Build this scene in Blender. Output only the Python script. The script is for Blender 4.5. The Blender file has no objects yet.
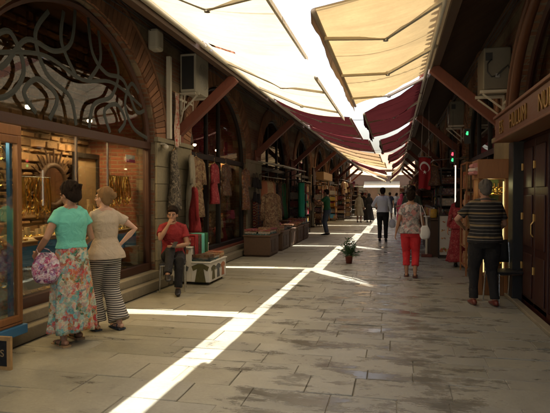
import bpy, math, random
from mathutils import Vector as V, Matrix
random.seed(7)
PI = math.pi
sc = bpy.context.scene
col = sc.collection
R = math.radians
rnd = random.uniform

# ------------------------------------------------------------------ materials
MATS = {}
def nodes_of(name):
    m = bpy.data.materials.new(name); m.use_nodes = True
    nt = m.node_tree; nt.nodes.clear()
    out = nt.nodes.new('ShaderNodeOutputMaterial')
    MATS[name] = m
    return m, nt, out
def N(nt, t, **kw):
    n = nt.nodes.new(t)
    for k, v in kw.items():
        if k in n.inputs: n.inputs[k].default_value = v
        else: setattr(n, k, v)
    return n
def L(nt, a, b): nt.links.new(a, b)
def c4(c): return (c[0], c[1], c[2], 1)
def mth(nt, op, a, b=None, c=None):
    n = nt.nodes.new('ShaderNodeMath'); n.operation = op
    for i, x in enumerate((a, b, c)):
        if x is None: continue
        if isinstance(x, (int, float)): n.inputs[i].default_value = x
        else: L(nt, x, n.inputs[i])
    return n.outputs[0]
def mixc(nt, fac, a, b, mode='MIX'):
    n = nt.nodes.new('ShaderNodeMix'); n.data_type = 'RGBA'; n.blend_type = mode
    for sock, x in ((n.inputs[0], fac), (n.inputs[6], a), (n.inputs[7], b)):
        if isinstance(x, (int, float)): sock.default_value = x
        elif isinstance(x, tuple): sock.default_value = c4(x)
        else: L(nt, x, sock)
    return n.outputs[2]
def ramp(nt, fac, stops, interp='LINEAR'):
    n = nt.nodes.new('ShaderNodeValToRGB'); cr = n.color_ramp; cr.interpolation = interp
    while len(cr.elements) > 1: cr.elements.remove(cr.elements[-1])
    for i, (p, c) in enumerate(stops):
        e = cr.elements[0] if i == 0 else cr.elements.new(p)
        e.position = p; e.color = c4(c)
    L(nt, fac, n.inputs[0]); return n.outputs[0]
def noise(nt, vec, scale, detail=4, rough=.55, dist=0):
    n = N(nt, 'ShaderNodeTexNoise', Scale=scale, Detail=detail, Roughness=rough, Distortion=dist)
    L(nt, vec, n.inputs['Vector']); return n.outputs[0]
def coords(nt, swap=None, scale=(1,1,1)):
    tc = nt.nodes.new('ShaderNodeTexCoord'); o = tc.outputs['Object']
    if swap:
        s = nt.nodes.new('ShaderNodeSeparateXYZ'); L(nt, o, s.inputs[0])
        k = nt.nodes.new('ShaderNodeCombineXYZ')
        for i, ch in enumerate(swap): L(nt, s.outputs['XYZ'.index(ch)], k.inputs[i])
        o = k.outputs[0]
    if scale != (1,1,1):
        mp = nt.nodes.new('ShaderNodeMapping'); mp.inputs['Scale'].default_value = scale
        L(nt, o, mp.inputs[0]); o = mp.outputs[0]
    return o
def wcoords(nt):
    g = nt.nodes.new('ShaderNodeNewGeometry'); return g.outputs['Position']
def finish(nt, out, color, rough=.6, metal=0, bump=None, bs=.3, bd=.01, extra=None):
    p = nt.nodes.new('ShaderNodeBsdfPrincipled')
    if isinstance(color, tuple): p.inputs['Base Color'].default_value = c4(color)
    else: L(nt, color, p.inputs['Base Color'])
    if isinstance(rough, (int, float)): p.inputs['Roughness'].default_value = rough
    else: L(nt, rough, p.inputs['Roughness'])
    p.inputs['Metallic'].default_value = metal
    if bump is not None:
        b = nt.nodes.new('ShaderNodeBump'); b.inputs['Strength'].default_value = bs; b.inputs['Distance'].default_value = bd
        L(nt, bump, b.inputs['Height']); L(nt, b.outputs[0], p.inputs['Normal'])
    for k, v in (extra or {}).items(): p.inputs[k].default_value = v
    L(nt, p.outputs[0], out.inputs[0]); return p
def mat(name, c, rough=.6, metal=0, var=.25, scale=5, bs=.15, bscale=60, rpi=0, bd=.01, extra=None, stretch=(1,1,1)):
    """plain surface: base colour, soft blotches, fine bump, optional variation piece by piece"""
    if name in MATS: return MATS[name]
    m, nt, out = nodes_of(name)
    w = coords(nt, scale=stretch)
    n1 = noise(nt, w, scale, 5)
    f = mth(nt, 'MULTIPLY_ADD', n1, 2*var, 1-var)
    if rpi:
        g = nt.nodes.new('ShaderNodeNewGeometry')
        f = mth(nt, 'MULTIPLY', f, mth(nt, 'MULTIPLY_ADD', g.outputs['Random Per Island'], 2*rpi, 1-rpi))
    k = nt.nodes.new('ShaderNodeCombineXYZ')
    for i in range(3): L(nt, f, k.inputs[i])
    cc = mixc(nt, 1.0, c, k.outputs[0], 'MULTIPLY')
    n2 = noise(nt, w, bscale, 3)
    rr = mth(nt, 'MULTIPLY_ADD', n1, .2, rough-.1)
    finish(nt, out, cc, rr, metal, n2, bs, bd, extra)
    return m
def palette(name, cols, rough=.8, var=.2, bs=.3, pscale=30, pat=.35):
    """many coloured goods: each separate piece takes one colour of the list, with a woven pattern"""
    if name in MATS: return MATS[name]
    m, nt, out = nodes_of(name)
    g = nt.nodes.new('ShaderNodeNewGeometry')
    st = [(i/len(cols), c) for i, c in enumerate(cols)]
    a = ramp(nt, g.outputs['Random Per Island'], st, 'CONSTANT')
    w = wcoords(nt)
    v = N(nt, 'ShaderNodeTexVoronoi', Scale=pscale); L(nt, w, v.inputs['Vector'])
    b = ramp(nt, v.outputs['Color'], st, 'CONSTANT')
    cc = mixc(nt, pat, a, b)
    n = noise(nt, w, 12)
    k = nt.nodes.new('ShaderNodeCombineXYZ')
    f = mth(nt, 'MULTIPLY_ADD', n, 2*var, 1-var)
    for i in range(3): L(nt, f, k.inputs[i])
    cc = mixc(nt, 1.0, cc, k.outputs[0], 'MULTIPLY')
    finish(nt, out, cc, rough, 0, n, bs, .01); return m
def wood(name, c, rough=.5, dark=.55, axis='Z', rpi=.2):
    if name in MATS: return MATS[name]
    m, nt, out = nodes_of(name)
    s = {'X': (1,9,9), 'Y': (9,1,9), 'Z': (9,9,1)}[axis]
    w = coords(nt, scale=s)
    n = noise(nt, w, 3.5, 6, .65, 1.2)
    g = nt.nodes.new('ShaderNodeNewGeometry')
    a = mixc(nt, n, tuple(x*dark for x in c), tuple(min(1,x*1.35) for x in c))
    f = mth(nt, 'MULTIPLY_ADD', g.outputs['Random Per Island'], 2*rpi, 1-rpi)
    k = nt.nodes.new('ShaderNodeCombineXYZ')
    for i in range(3): L(nt, f, k.inputs[i])
    finish(nt, out, mixc(nt, 1.0, a, k.outputs[0], 'MULTIPLY'), mth(nt, 'MULTIPLY_ADD', n, .3, rough-.1), 0, n, .35, .006)
    return m
def emit(name, c, s):
    if name in MATS: return MATS[name]
    m, nt, out = nodes_of(name)
    e = N(nt, 'ShaderNodeEmission', Strength=s); e.inputs[0].default_value = c4(c)
    L(nt, e.outputs[0], out.inputs[0]); return m
def glass(name, tint=(.9,.93,.9), refl=.02):
    if name in MATS: return MATS[name]
    m, nt, out = nodes_of(name)
    t = nt.nodes.new('ShaderNodeBsdfTransparent'); t.inputs[0].default_value = c4(tint)
    g = nt.nodes.new('ShaderNodeBsdfGlossy'); g.inputs['Roughness'].default_value = .02
    lw = N(nt, 'ShaderNodeLayerWeight', Blend=.25)
    f = mth(nt, 'ADD', mth(nt, 'MULTIPLY', lw.outputs['Fresnel'], .38), refl)
    mx = nt.nodes.new('ShaderNodeMixShader'); L(nt, f, mx.inputs[0]); L(nt, t.outputs[0], mx.inputs[1]); L(nt, g.outputs[0], mx.inputs[2])
    L(nt, mx.outputs[0], out.inputs[0]); return m
def awning_fabric(name, c, trans, seam=.95, seamdark=.55):
    m, nt, out = nodes_of(name)
    w = wcoords(nt)
    s = nt.nodes.new('ShaderNodeSeparateXYZ'); L(nt, w, s.inputs[0])
    fr = mth(nt, 'PINGPONG', s.outputs['Y'], seam)
    line = mth(nt, 'LESS_THAN', fr, .022)
    n = noise(nt, w, 1.6, 6, .6)
    n3 = noise(nt, w, 22, 3, .7)
    d = mth(nt, 'MULTIPLY_ADD', n, .55, .68)
    d = mth(nt, 'MULTIPLY', d, mth(nt, 'MULTIPLY_ADD', n3, .2, .9))
    mpx = nt.nodes.new('ShaderNodeMapping'); mpx.inputs['Scale'].default_value = (.7, 6, 1); L(nt, w, mpx.inputs[0])
    n4 = noise(nt, mpx.outputs[0], 1.4, 6, .7, .3); d = mth(nt, 'MULTIPLY', d, mth(nt, 'MULTIPLY_ADD', n4, .5, .75))
    d = mth(nt, 'MULTIPLY', d, mth(nt, 'MULTIPLY_ADD', line, seamdark-1, 1))
    k = nt.nodes.new('ShaderNodeCombineXYZ')
    for i in range(3): L(nt, d, k.inputs[i])
    cc = mixc(nt, 1.0, c, k.outputs[0], 'MULTIPLY')
    a = N(nt, 'ShaderNodeBsdfDiffuse'); L(nt, cc, a.inputs[0])
    t = N(nt, 'ShaderNodeBsdfTranslucent'); L(nt, cc, t.inputs[0])
    b = N(nt, 'ShaderNodeBump', Strength=.6, Distance=.05); L(nt, n4, b.inputs['Height'])
    L(nt, b.outputs[0], a.inputs['Normal'])
    mx = N(nt, 'ShaderNodeMixShader'); mx.inputs[0].default_value = trans
    L(nt, a.outputs[0], mx.inputs[1]); L(nt, t.outputs[0], mx.inputs[2]); L(nt, mx.outputs[0], out.inputs[0])
    return m

def brick_wall(name, bricks, mortar, stonecourse=True):
    m, nt, out = nodes_of(name)
    g = nt.nodes.new('ShaderNodeNewGeometry')
    s = nt.nodes.new('ShaderNodeSeparateXYZ'); L(nt, g.outputs['Position'], s.inputs[0])
    k = nt.nodes.new('ShaderNodeCombineXYZ')
    n0 = noise(nt, g.outputs['Position'], 2.2, 4)
    # walls along the street read Y, walls across it read X: their sum works for both
    L(nt, mth(nt, 'ADD', s.outputs['X'], s.outputs['Y']), k.inputs[0])
    L(nt, mth(nt, 'MULTIPLY_ADD', n0, .05, s.outputs['Z']), k.inputs[1])
    b = N(nt, 'ShaderNodeTexBrick'); b.offset = .5
    for kk, v in (('Scale', 1.0), ('Mortar Size', .011), ('Mortar Smooth', .25), ('Brick Width', .27), ('Row Height', .068)): b.inputs[kk].default_value = v
    b.inputs['Color1'].default_value = c4(bricks[0]); b.inputs['Color2'].default_value = c4(bricks[1]); b.inputs['Mortar'].default_value = c4(mortar)
    L(nt, k.outputs[0], b.inputs['Vector'])
    c = b.outputs['Color']; h = b.outputs['Fac']
    if stonecourse:
        b2 = N(nt, 'ShaderNodeTexBrick'); b2.offset = .37
        for kk, v in (('Scale', 1.0), ('Mortar Size', .014), ('Mortar Smooth', .3), ('Brick Width', .52), ('Row Height', .204)): b2.inputs[kk].default_value = v
        b2.inputs['Color1'].default_value = c4((.26,.2,.125)); b2.inputs['Color2'].default_value = c4((.17,.13,.085)); b2.inputs['Mortar'].default_value = c4(mortar)
        L(nt, k.outputs[0], b2.inputs['Vector'])
        zz = mth(nt, 'FRACT', mth(nt, 'DIVIDE', s.outputs['Z'], .612))
        f = mth(nt, 'GREATER_THAN', zz, .6667)
        c = mixc(nt, f, c, b2.outputs['Color'])
        h = mth(nt, 'ADD', mth(nt, 'MULTIPLY', h, mth(nt, 'SUBTRACT', 1, f)), mth(nt, 'MULTIPLY', b2.outputs['Fac'], f))
    n1 = noise(nt, g.outputs['Position'], 1.1, 6, .7)
    n2 = noise(nt, g.outputs['Position'], 14, 5, .7)
    dd = mth(nt, 'MULTIPLY', mth(nt, 'MULTIPLY_ADD', n1, 1.1, .42), mth(nt, 'MULTIPLY_ADD', n2, .7, .62))
    kk = nt.nodes.new('ShaderNodeCombineXYZ')
    for i in range(3): L(nt, dd, kk.inputs[i])
    c = mixc(nt, 1.0, c, kk.outputs[0], 'MULTIPLY')
    hh = mth(nt, 'SUBTRACT', mth(nt, 'MULTIPLY', n2, .8), h)
    finish(nt, out, c, .85, 0, hh, .8, .015)
    return m

def stone_blocks(name, c, var=.3, stain=.5):
    m, nt, out = nodes_of(name)
    g = nt.nodes.new('ShaderNodeNewGeometry'); w = g.outputs['Position']
    n1 = noise(nt, w, 1.7, 6, .7); n2 = noise(nt, w, 18, 5, .7)
    f = mth(nt, 'MULTIPLY', mth(nt, 'MULTIPLY_ADD', n1, 2*stain, 1-stain), mth(nt, 'MULTIPLY_ADD', g.outputs['Random Per Island'], 2*var, 1-var))
    f = mth(nt, 'MULTIPLY', f, mth(nt, 'MULTIPLY_ADD', n2, .5, .75))
    k = nt.nodes.new('ShaderNodeCombineXYZ')
    for i in range(3): L(nt, f, k.inputs[i])
    finish(nt, out, mixc(nt, 1.0, c, k.outputs[0], 'MULTIPLY'), .8, 0, n2, .6, .01)
    return m

def paving(name):
    m, nt, out = nodes_of(name)
    g = nt.nodes.new('ShaderNodeNewGeometry'); w = g.outputs['Position']
    rp = g.outputs['Random Per Island']
    base = ramp(nt, rp, [(0,(.27,.26,.205)),(.2,(.335,.32,.262)),(.4,(.29,.28,.235)),(.6,(.36,.345,.285)),(.8,(.305,.30,.262)),(1,(.34,.322,.255))])
    s = nt.nodes.new('ShaderNodeSeparateXYZ'); L(nt, w, s.inputs[0])
    # every slab gets its own piece of the stain pattern
    of = nt.nodes.new('ShaderNodeCombineXYZ'); L(nt, mth(nt, 'MULTIPLY', rp, 37), of.inputs[2])
    wo = nt.nodes.new('ShaderNodeVectorMath'); wo.operation = 'ADD'; L(nt, w, wo.inputs[0]); L(nt, of.outputs[0], wo.inputs[1]); wo = wo.outputs[0]
    n1 = noise(nt, w, .6, 6, .65, .2); n2 = noise(nt, wo, 4.5, 8, .75); n3 = noise(nt, wo, 38, 6, .75); n5 = noise(nt, wo, 140, 3, .6)
    mp = nt.nodes.new('ShaderNodeMapping'); mp.inputs['Scale'].default_value = (1.1, 2.6, 1); L(nt, w, mp.inputs[0])
    n4 = noise(nt, mp.outputs[0], 1.3, 8, .72, .1)
    side = nt.nodes.new('ShaderNodeMapRange'); side.inputs[1].default_value = -2.8; side.inputs[2].default_value = -.6
    L(nt, s.outputs['X'], side.inputs[0])
    tint = mixc(nt, side.outputs[0], (1.02,.98,.85), (.94,.97,.99))
    c = mixc(nt, 1.0, base, tint, 'MULTIPLY')
    f = mth(nt, 'MULTIPLY', mth(nt, 'MULTIPLY_ADD', n1, .5, .75), mth(nt, 'MULTIPLY_ADD', n2, .7, .65))
    f = mth(nt, 'MULTIPLY', f, mth(nt, 'MULTIPLY_ADD', n3, .5, .75))
    k = nt.nodes.new('ShaderNodeCombineXYZ')
    for i in range(3): L(nt, f, k.inputs[i])
    c = mixc(nt, 1.0, c, k.outputs[0], 'MULTIPLY')
    # chips and black grime specks
    ch = nt.nodes.new('ShaderNodeMapRange'); ch.inputs[1].default_value = .64; ch.inputs[2].default_value = .70; L(nt, n3, ch.inputs[0])
    c = mixc(nt, mth(nt, 'MULTIPLY', ch.outputs[0], .6), c, (.07,.06,.045))
    # damp patches in the middle of the street
    mid = nt.nodes.new('ShaderNodeMapRange'); mid.inputs[1].default_value = 2.1; mid.inputs[2].default_value = .4
    L(nt, mth(nt, 'ABSOLUTE', mth(nt, 'ADD', s.outputs['X'], .2)), mid.inputs[0])
    wet = nt.nodes.new('ShaderNodeMapRange'); wet.inputs[1].default_value = .575; wet.inputs[2].default_value = .665
    L(nt, mth(nt, 'ADD', mth(nt, 'MULTIPLY', mid.outputs[0], .10), mth(nt, 'MULTIPLY_ADD', n2, .12, mth(nt, 'SUBTRACT', n4, .06))), wet.inputs[0])
    wt = wet.outputs[0]
    c = mixc(nt, mth(nt, 'MULTIPLY', wt, .62), c, (.09,.083,.068))
    r = mth(nt, 'MULTIPLY_ADD', n2, .30, .20)
    r = mth(nt, 'ADD', r, mth(nt, 'MULTIPLY', mth(nt, 'SUBTRACT', 1, side.outputs[0]), .25))
    r = mth(nt, 'MULTIPLY', r, mth(nt, 'MULTIPLY_ADD', wt, -.72, 1))
    h = mth(nt, 'ADD', mth(nt, 'MULTIPLY', n2, .6), mth(nt, 'ADD', mth(nt, 'MULTIPLY', n3, .4), mth(nt, 'MULTIPLY', n5, .12)))
    h = mth(nt, 'MULTIPLY', h, mth(nt, 'MULTIPLY_ADD', wt, -.8, 1))
    finish(nt, out, c, r, 0, h, .55, .014)
    return m

def floral(name, cols, scale, bg=None, rough=.85):
    m, nt, out = nodes_of(name)
    o = coords(nt)
    nn = noise(nt, o, 16, 2)
    d = nt.nodes.new('ShaderNodeVectorMath'); d.operation = 'ADD'; L(nt, o, d.inputs[0])
    k0 = nt.nodes.new('ShaderNodeCombineXYZ'); mm = mth(nt, 'MULTIPLY', nn, .11)
    for i in range(3): L(nt, mm, k0.inputs[i])
    L(nt, k0.outputs[0], d.inputs[1])
    v = N(nt, 'ShaderNodeTexVoronoi', Scale=scale); L(nt, d.outputs[0], v.inputs['Vector'])
    sx = nt.nodes.new('ShaderNodeSeparateColor'); L(nt, v.outputs['Color'], sx.inputs[0])
    a = ramp(nt, sx.outputs[0], [(i/len(cols), c) for i, c in enumerate(cols)], 'CONSTANT')
    v2 = N(nt, 'ShaderNodeTexVoronoi', Scale=scale*2.6); L(nt, d.outputs[0], v2.inputs['Vector'])
    sy = nt.nodes.new('ShaderNodeSeparateColor'); L(nt, v2.outputs['Color'], sy.inputs[0])
    b = ramp(nt, sy.outputs[1], [(i/len(cols), c) for i, c in enumerate(cols[::-1])], 'CONSTANT')
    c = mixc(nt, .42, a, b)
    if bg:
        f = nt.nodes.new('ShaderNodeMapRange'); f.inputs[1].default_value = .42; f.inputs[2].default_value = .6
        L(nt, mth(nt, 'MULTIPLY', v.outputs['Distance'], 1.0), f.inputs[0]); c = mixc(nt, f.outputs[0], c, bg)
    finish(nt, out, c, rough, 0, noise(nt, o, 90, 2), .2, .005); return m
def stripes(name, c1, c2, period, duty, c3=None, rough=.85, wob=.012):
    m, nt, out = nodes_of(name)
    o = coords(nt); s = nt.nodes.new('ShaderNodeSeparateXYZ'); L(nt, o, s.inputs[0])
    z = mth(nt, 'ADD', s.outputs['Z'], mth(nt, 'MULTIPLY', noise(nt, o, 5, 2), wob))
    f = mth(nt, 'FRACT', mth(nt, 'DIVIDE', z, period))
    f = mth(nt, 'GREATER_THAN', f, duty)
    c = mixc(nt, f, c1, c2)
    if c3:
        g = mth(nt, 'GREATER_THAN', mth(nt, 'FRACT', mth(nt, 'DIVIDE', z, period*3.5)), .86)
        c = mixc(nt, g, c, c3)
    finish(nt, out, c, rough, 0, noise(nt, o, 60, 2), .2, .005); return m

# ------------------------------------------------------------------ mesh builder
class MB:
    def __init__(s): s.v=[]; s.f=[]; s.m=[]
    def add(s, vs, fs, mi=0):
        o = len(s.v); s.v += [tuple(x) for x in vs]
        for f in fs: s.f.append(tuple(o+i for i in f)); s.m.append(mi)
        return s
    def box(s, x0,x1,y0,y1,z0,z1, mi=0):
        if x0>x1: x0,x1=x1,x0
        if y0>y1: y0,y1=y1,y0
        vs=[(x,y,z) for z in (z0,z1) for y in (y0,y1) for x in (x0,x1)]
        return s.add(vs,[(0,2,3,1),(4,5,7,6),(0,1,5,4),(2,6,7,3),(0,4,6,2),(1,3,7,5)],mi)
    def obox(s, c, h, rot=None, mi=0):
        rot = rot or Matrix.Identity(3); c=V(c)
        vs=[c+rot@V((x*h[0],y*h[1],z*h[2])) for z in (-1,1) for y in (-1,1) for x in (-1,1)]
        return s.add(vs,[(0,2,3,1),(4,5,7,6),(0,1,5,4),(2,6,7,3),(0,4,6,2),(1,3,7,5)],mi)
    def beam(s, a, b, w, h, up=(0,0,1), mi=0):
        a=V(a); b=V(b); d=(b-a); l=d.length; d.normalize(); u=V(up); r=d.cross(u).normalized(); u=r.cross(d)
        rot=Matrix((r,d,u)).transposed()
        return s.obox((a+b)/2,(w/2,l/2,h/2),rot,mi)
    def quad(s, a,b,c,d, mi=0): return s.add([a,b,c,d],[(0,1,2,3)],mi)
    def tube(s, pts, rad, n=10, mi=0, ref=None, caps=True, round_ends=False):
        pts=[V(p) for p in pts]
        if not isinstance(rad,(list,)): rad=[rad]*len(pts)
        rad=[(r,r) if isinstance(r,(int,float)) else r for r in rad]
        if round_ends:
            def ext(p,q,r):
                d=(p-q).normalized(); m=min(r)
                return [(p+d*m*.5,(r[0]*.87,r[1]*.87)),(p+d*m*.85,(r[0]*.5,r[1]*.5)),(p+d*m*.97,(r[0]*.2,r[1]*.2))]
            a=ext(pts[0],pts[1],rad[0]); b=ext(pts[-1],pts[-2],rad[-1])
            pts=[x[0] for x in a[::-1]]+pts+[x[0] for x in b]; rad=[x[1] for x in a[::-1]]+rad+[x[1] for x in b]
        vs=[]; prev=V(ref) if ref is not None else None
        for i,p in enumerate(pts):
            if i==0: t=pts[1]-pts[0]
            elif i==len(pts)-1: t=pts[-1]-pts[-2]
            else: t=(pts[i+1]-p).normalized()+(p-pts[i-1]).normalized()
            if t.length<1e-9: t=V((0,0,1))
            t.normalize()
            if prev is None: prev=V((1,0,0)) if abs(t.x)<.8 else V((0,1,0))
            u=prev-t*prev.dot(t)
            if u.length<1e-6: u=V((0,1,0))-t*t.y
            u.normalize(); w=t.cross(u)
            if ref is None: prev=u
            for k in range(n):
                a=2*PI*k/n; vs.append(p+u*(math.cos(a)*rad[i][0])+w*(math.sin(a)*rad[i][1]))
        fs=[]
        for i in range(len(pts)-1):
            for k in range(n):
                k2=(k+1)%n; fs.append((i*n+k,i*n+k2,(i+1)*n+k2,(i+1)*n+k))
        if caps: fs.append(tuple(range(n-1,-1,-1))); fs.append(tuple((len(pts)-1)*n+k for k in range(n)))
        return s.add(vs,fs,mi)
    def ell(s, c, r, rot=None, nu=14, nv=9, mi=0):
        c=V(c); rot=rot or Matrix.Identity(3); vs=[c+rot@V((0,0,-r[2]))]
        for j in range(1,nv):
            ph=-PI/2+PI*j/nv
            for i in range(nu):
                a=2*PI*i/nu; vs.append(c+rot@V((r[0]*math.cos(ph)*math.cos(a),r[1]*math.cos(ph)*math.sin(a),r[2]*math.sin(ph))))
        vs.append(c+rot@V((0,0,r[2]))); fs=[]
        for i in range(nu): fs.append((0,1+(i+1)%nu,1+i))
        for j in range(nv-2):
            for i in range(nu):
                a=1+j*nu; fs.append((a+i,a+(i+1)%nu,a+nu+(i+1)%nu,a+nu+i))
        a=1+(nv-2)*nu
        for i in range(nu): fs.append((a+i,a+(i+1)%nu,len(vs)-1))
        return s.add(vs,fs,mi)
    def lathe(s, prof, c=(0,0,0), n=16, mi=0):
        c=V(c); vs=[]; fs=[]
        for r,z in prof:
            for k in range(n): a=2*PI*k/n; vs.append(c+V((r*math.cos(a),r*math.sin(a),z)))
        for i in range(len(prof)-1):
            for k in range(n): k2=(k+1)%n; fs.append((i*n+k,i*n+k2,(i+1)*n+k2,(i+1)*n+k))
        fs.append(tuple(range(n-1,-1,-1))); fs.append(tuple((len(prof)-1)*n+k for k in range(n)))
        return s.add(vs,fs,mi)
    def torus(s, c, R_, r, rot=None, n=18, k=6, mi=0, sy=1.0):
        rot=rot or Matrix.Identity(3); c=V(c)
        pts=[c+rot@V((R_*math.cos(2*PI*i/n),R_*sy*math.sin(2*PI*i/n),0)) for i in range(n)]
        vs=[]
        for i in range(n):
            t=(pts[(i+1)%n]-pts[i-1]).normalized(); nn=rot@V((0,0,1)); b=t.cross(nn)
            for j in range(k): a=2*PI*j/k; vs.append(pts[i]+nn*(r*math.sin(a))+b*(r*math.cos(a)))
        fs=[(i*k+j,i*k+(j+1)%k,((i+1)%n)*k+(j+1)%k,((i+1)%n)*k+j) for i in range(n) for j in range(k)]
        return s.add(vs,fs,mi)
    def prism(s, poly, axis, a0, a1, mi=0):
        """closed outline of 2-D points pushed along an axis"""
        def p(u,v,a): return {'X':(a,u,v),'Y':(u,a,v),'Z':(u,v,a)}[axis]
        n=len(poly); vs=[p(u,v,a0) for u,v in poly]+[p(u,v,a1) for u,v in poly]
        fs=[tuple(range(n)),tuple(range(2*n-1,n-1,-1))]+[(i,(i+1)%n,n+(i+1)%n,n+i) for i in range(n)]
        return s.add(vs,fs,mi)
    def grid(s, fn, nu, nv, mi=0, closed_u=False):
        vs=[fn(i/nu,j/nv) for j in range(nv+1) for i in range(nu+(0 if closed_u else 1))]
        w=nu if closed_u else nu+1; fs=[]
        for j in range(nv):
            for i in range(nu): i2=(i+1)%w if closed_u else i+1; fs.append((j*w+i,j*w+i2,(j+1)*w+i2,(j+1)*w+i))
        return s.add(vs,fs,mi)

ORG = {}
def make(name, mb, mats, parent=None, smooth=False, bev=0, solid=0, loc=None, autosm=None):
    me = bpy.data.meshes.new(name)
    off = ORG.get(parent.name, V((0,0,0))) if parent else (V(loc) if loc else V((0,0,0)))
    me.from_pydata([(x-off[0],y-off[1],z-off[2]) for x,y,z in mb.v], [], mb.f)
    if not isinstance(mats,(list,tuple)): mats=[mats]
    for m in mats: me.materials.append(m)
    if len(mats)>1: me.polygons.foreach_set('material_index', mb.m)
    if smooth: me.polygons.foreach_set('use_smooth',[True]*len(me.polygons))
    me.update()
    o = bpy.data.objects.new(name, me); col.objects.link(o)
    if parent: o.parent = parent; ORG[o.name] = off
    elif loc: o.location = loc; ORG[o.name] = V(loc)
    if solid:
        md=o.modifiers.new('solid','SOLIDIFY'); md.thickness=solid; md.offset=0
    if bev:
        md=o.modifiers.new('bevel','BEVEL'); md.width=bev; md.segments=2; md.limit_method='ANGLE'; md.angle_limit=R(40)
    return o
def tag(o, label=None, cat=None, group=None, kind=None):
    if label: o['label']=label
    if cat: o['category']=cat
    if group: o['group']=group
    if kind: o['kind']=kind
    return o
def thing(name, loc, label, cat, group=None, rz=0, world=True):
    """an Empty at the thing's base. world=True: its parts are given in world metres"""
    e = bpy.data.objects.new(name, None); col.objects.link(e); e.location=loc; e.rotation_euler=(0,0,rz)
    e.empty_display_size=.1
    ORG[e.name] = V(loc) if world else V((0,0,0))
    return tag(e,label,cat,group)
def copy_tree(o, loc=None, rz=None, label=None, group=None, parent=None):
    c=o.copy(); col.objects.link(c); c.parent=parent
    if loc is not None: c.location=loc
    if rz is not None: c.rotation_euler=(0,0,rz)
    if label: c['label']=label
    if group: c['group']=group
    for ch in o.children: copy_tree(ch,parent=c)
    return c

# ------------------------------------------------------------------ palette of materials
mat('iron',(.05,.045,.04),.5,.6); mat('steel',(.45,.45,.43),.35,.9); mat('chrome',(.6,.6,.6),.2,1)
mat('white_metal',(.62,.58,.48),.45,.0,.12); mat('cream_metal',(.55,.47,.33),.5,.0,.15)
mat('ac_white',(.5,.47,.38),.5,0,.2,3); mat('ac_grey',(.17,.155,.12),.5,0,.35,3); mat('black_grille',(.03,.03,.03),.5); mat('black_plastic',(.03,.03,.032),.45)  # right-hand casings get a darker copy, shade of that side put into the colour
wood('red_timber',(.19,.055,.03),.55,.5,'Z'); wood('dark_timber',(.075,.04,.022),.6,.5,'Y')
wood('sign_wood',(.13,.045,.018),.45,.55,'Y'); wood('cabinet_wood',(.30,.13,.045),.4,.6,'Z'); wood('door_wood',(.04,.009,.006),.4,.55,'Z')
wood('pole_wood',(.42,.26,.11),.5); wood('box_wood',(.14,.08,.045),.6,.5,'Y')
brick_wall('wall_brick',((.16,.066,.036),(.22,.105,.056)),(.17,.13,.09))
brick_wall('inner_brick',((.26,.085,.04),(.18,.06,.03)),(.22,.14,.08),False)
stone_blocks('pale_stone',(.25,.215,.14),.16,.45); stone_blocks('kerb_stone',(.27,.235,.165),.12,.3)
stone_blocks('rough_stone',(.26,.155,.075),.45,.5)
mat('voussoir',(.24,.115,.06),.85,0,.35,14,.6,50,rpi=.35); mat('mortar',(.22,.18,.125),.9)
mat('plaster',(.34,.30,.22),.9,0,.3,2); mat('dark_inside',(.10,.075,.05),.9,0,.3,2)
mat('arch_frame',(.065,.024,.014),.5,0,.3); mat('grille_teal',(.026,.032,.028),.6,.0)
mat('gold',(.85,.55,.16),.22,1,.2,20); mat('gold_letter',(.42,.27,.07),.4,.8); mat('gold_dull',(.5,.33,.12),.4,.7)
mat('blue_paint',(.05,.19,.38),.5,0,.15); mat('cream_card',(.62,.5,.32),.7); mat('velvet_tan',(.36,.25,.13),.9)
mat('velvet_black',(.03,.022,.02),.9); mat('green_glow_card',(.2,.24,.08),.7)
glass('window_glass'); glass('dark_glass',(.55,.52,.45),.05); glass('arch_pane',(.52,.49,.42),.045); glass('case_glass',(.93,.95,.93),.02)
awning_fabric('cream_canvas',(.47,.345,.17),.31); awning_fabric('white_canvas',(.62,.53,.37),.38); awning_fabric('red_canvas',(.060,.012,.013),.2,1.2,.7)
awning_fabric('brown_canvas',(.36,.24,.13),.35)
paving('street_slabs')
mat('bedding',(.22,.205,.165),.9,0,.3,8)
mat('skin',(.50,.28,.185),.5,0,.12,9,.06,200,extra={'Subsurface Weight':.08}); mat('skin_tan',(.40,.215,.135),.5,0,.12,9,.06,200); mat('skin_fair',(.58,.35,.25),.5,0,.1,9,.06,200)
mat('hair_dark',(.022,.014,.010),.85,0,.3,14,.7,160,stretch=(1,1,.25),extra={'Specular IOR Level':.12}); mat('hair_brown',(.06,.03,.018),.85,0,.3,14,.7,160,stretch=(1,1,.25),extra={'Specular IOR Level':.12})
mat('hair_blond',(.26,.155,.075),.85,0,.3,14,.7,160,stretch=(1,1,.25),extra={'Specular IOR Level':.12}); mat('hair_grey',(.15,.135,.12),.85,0,.3,14,.7,160,extra={'Specular IOR Level':.12})
mat('teal_cotton',(.17,.60,.49),.85,0,.1,6); mat('beige_linen',(.52,.43,.33),.85,0,.12,6); mat('red_cotton',(.30,.022,.026),.85,0,.15,6)
mat('black_cloth',(.016,.015,.016),.9,0,.3,6); mat('white_cotton',(.62,.63,.64),.85,0,.1,6); mat('red_trouser',(.62,.025,.035),.8,0,.1,6)
mat('denim',(.05,.065,.09),.85); mat('green_cotton',(.02,.12,.04),.85); mat('olive_cotton',(.06,.075,.05),.85); mat('pink_cotton',(.65,.10,.20),.85)
mat('grey_cloth',(.13,.125,.12),.85); mat('khaki_coat',(.30,.27,.20),.85); mat('navy_cloth',(.03,.04,.07),.85)
mat('leather_red',(.14,.03,.02),.4); mat('leather_black',(.02,.018,.017),.4); mat('cork',(.45,.30,.16),.8); mat('strap_green',(.05,.10,.05),.6)
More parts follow.
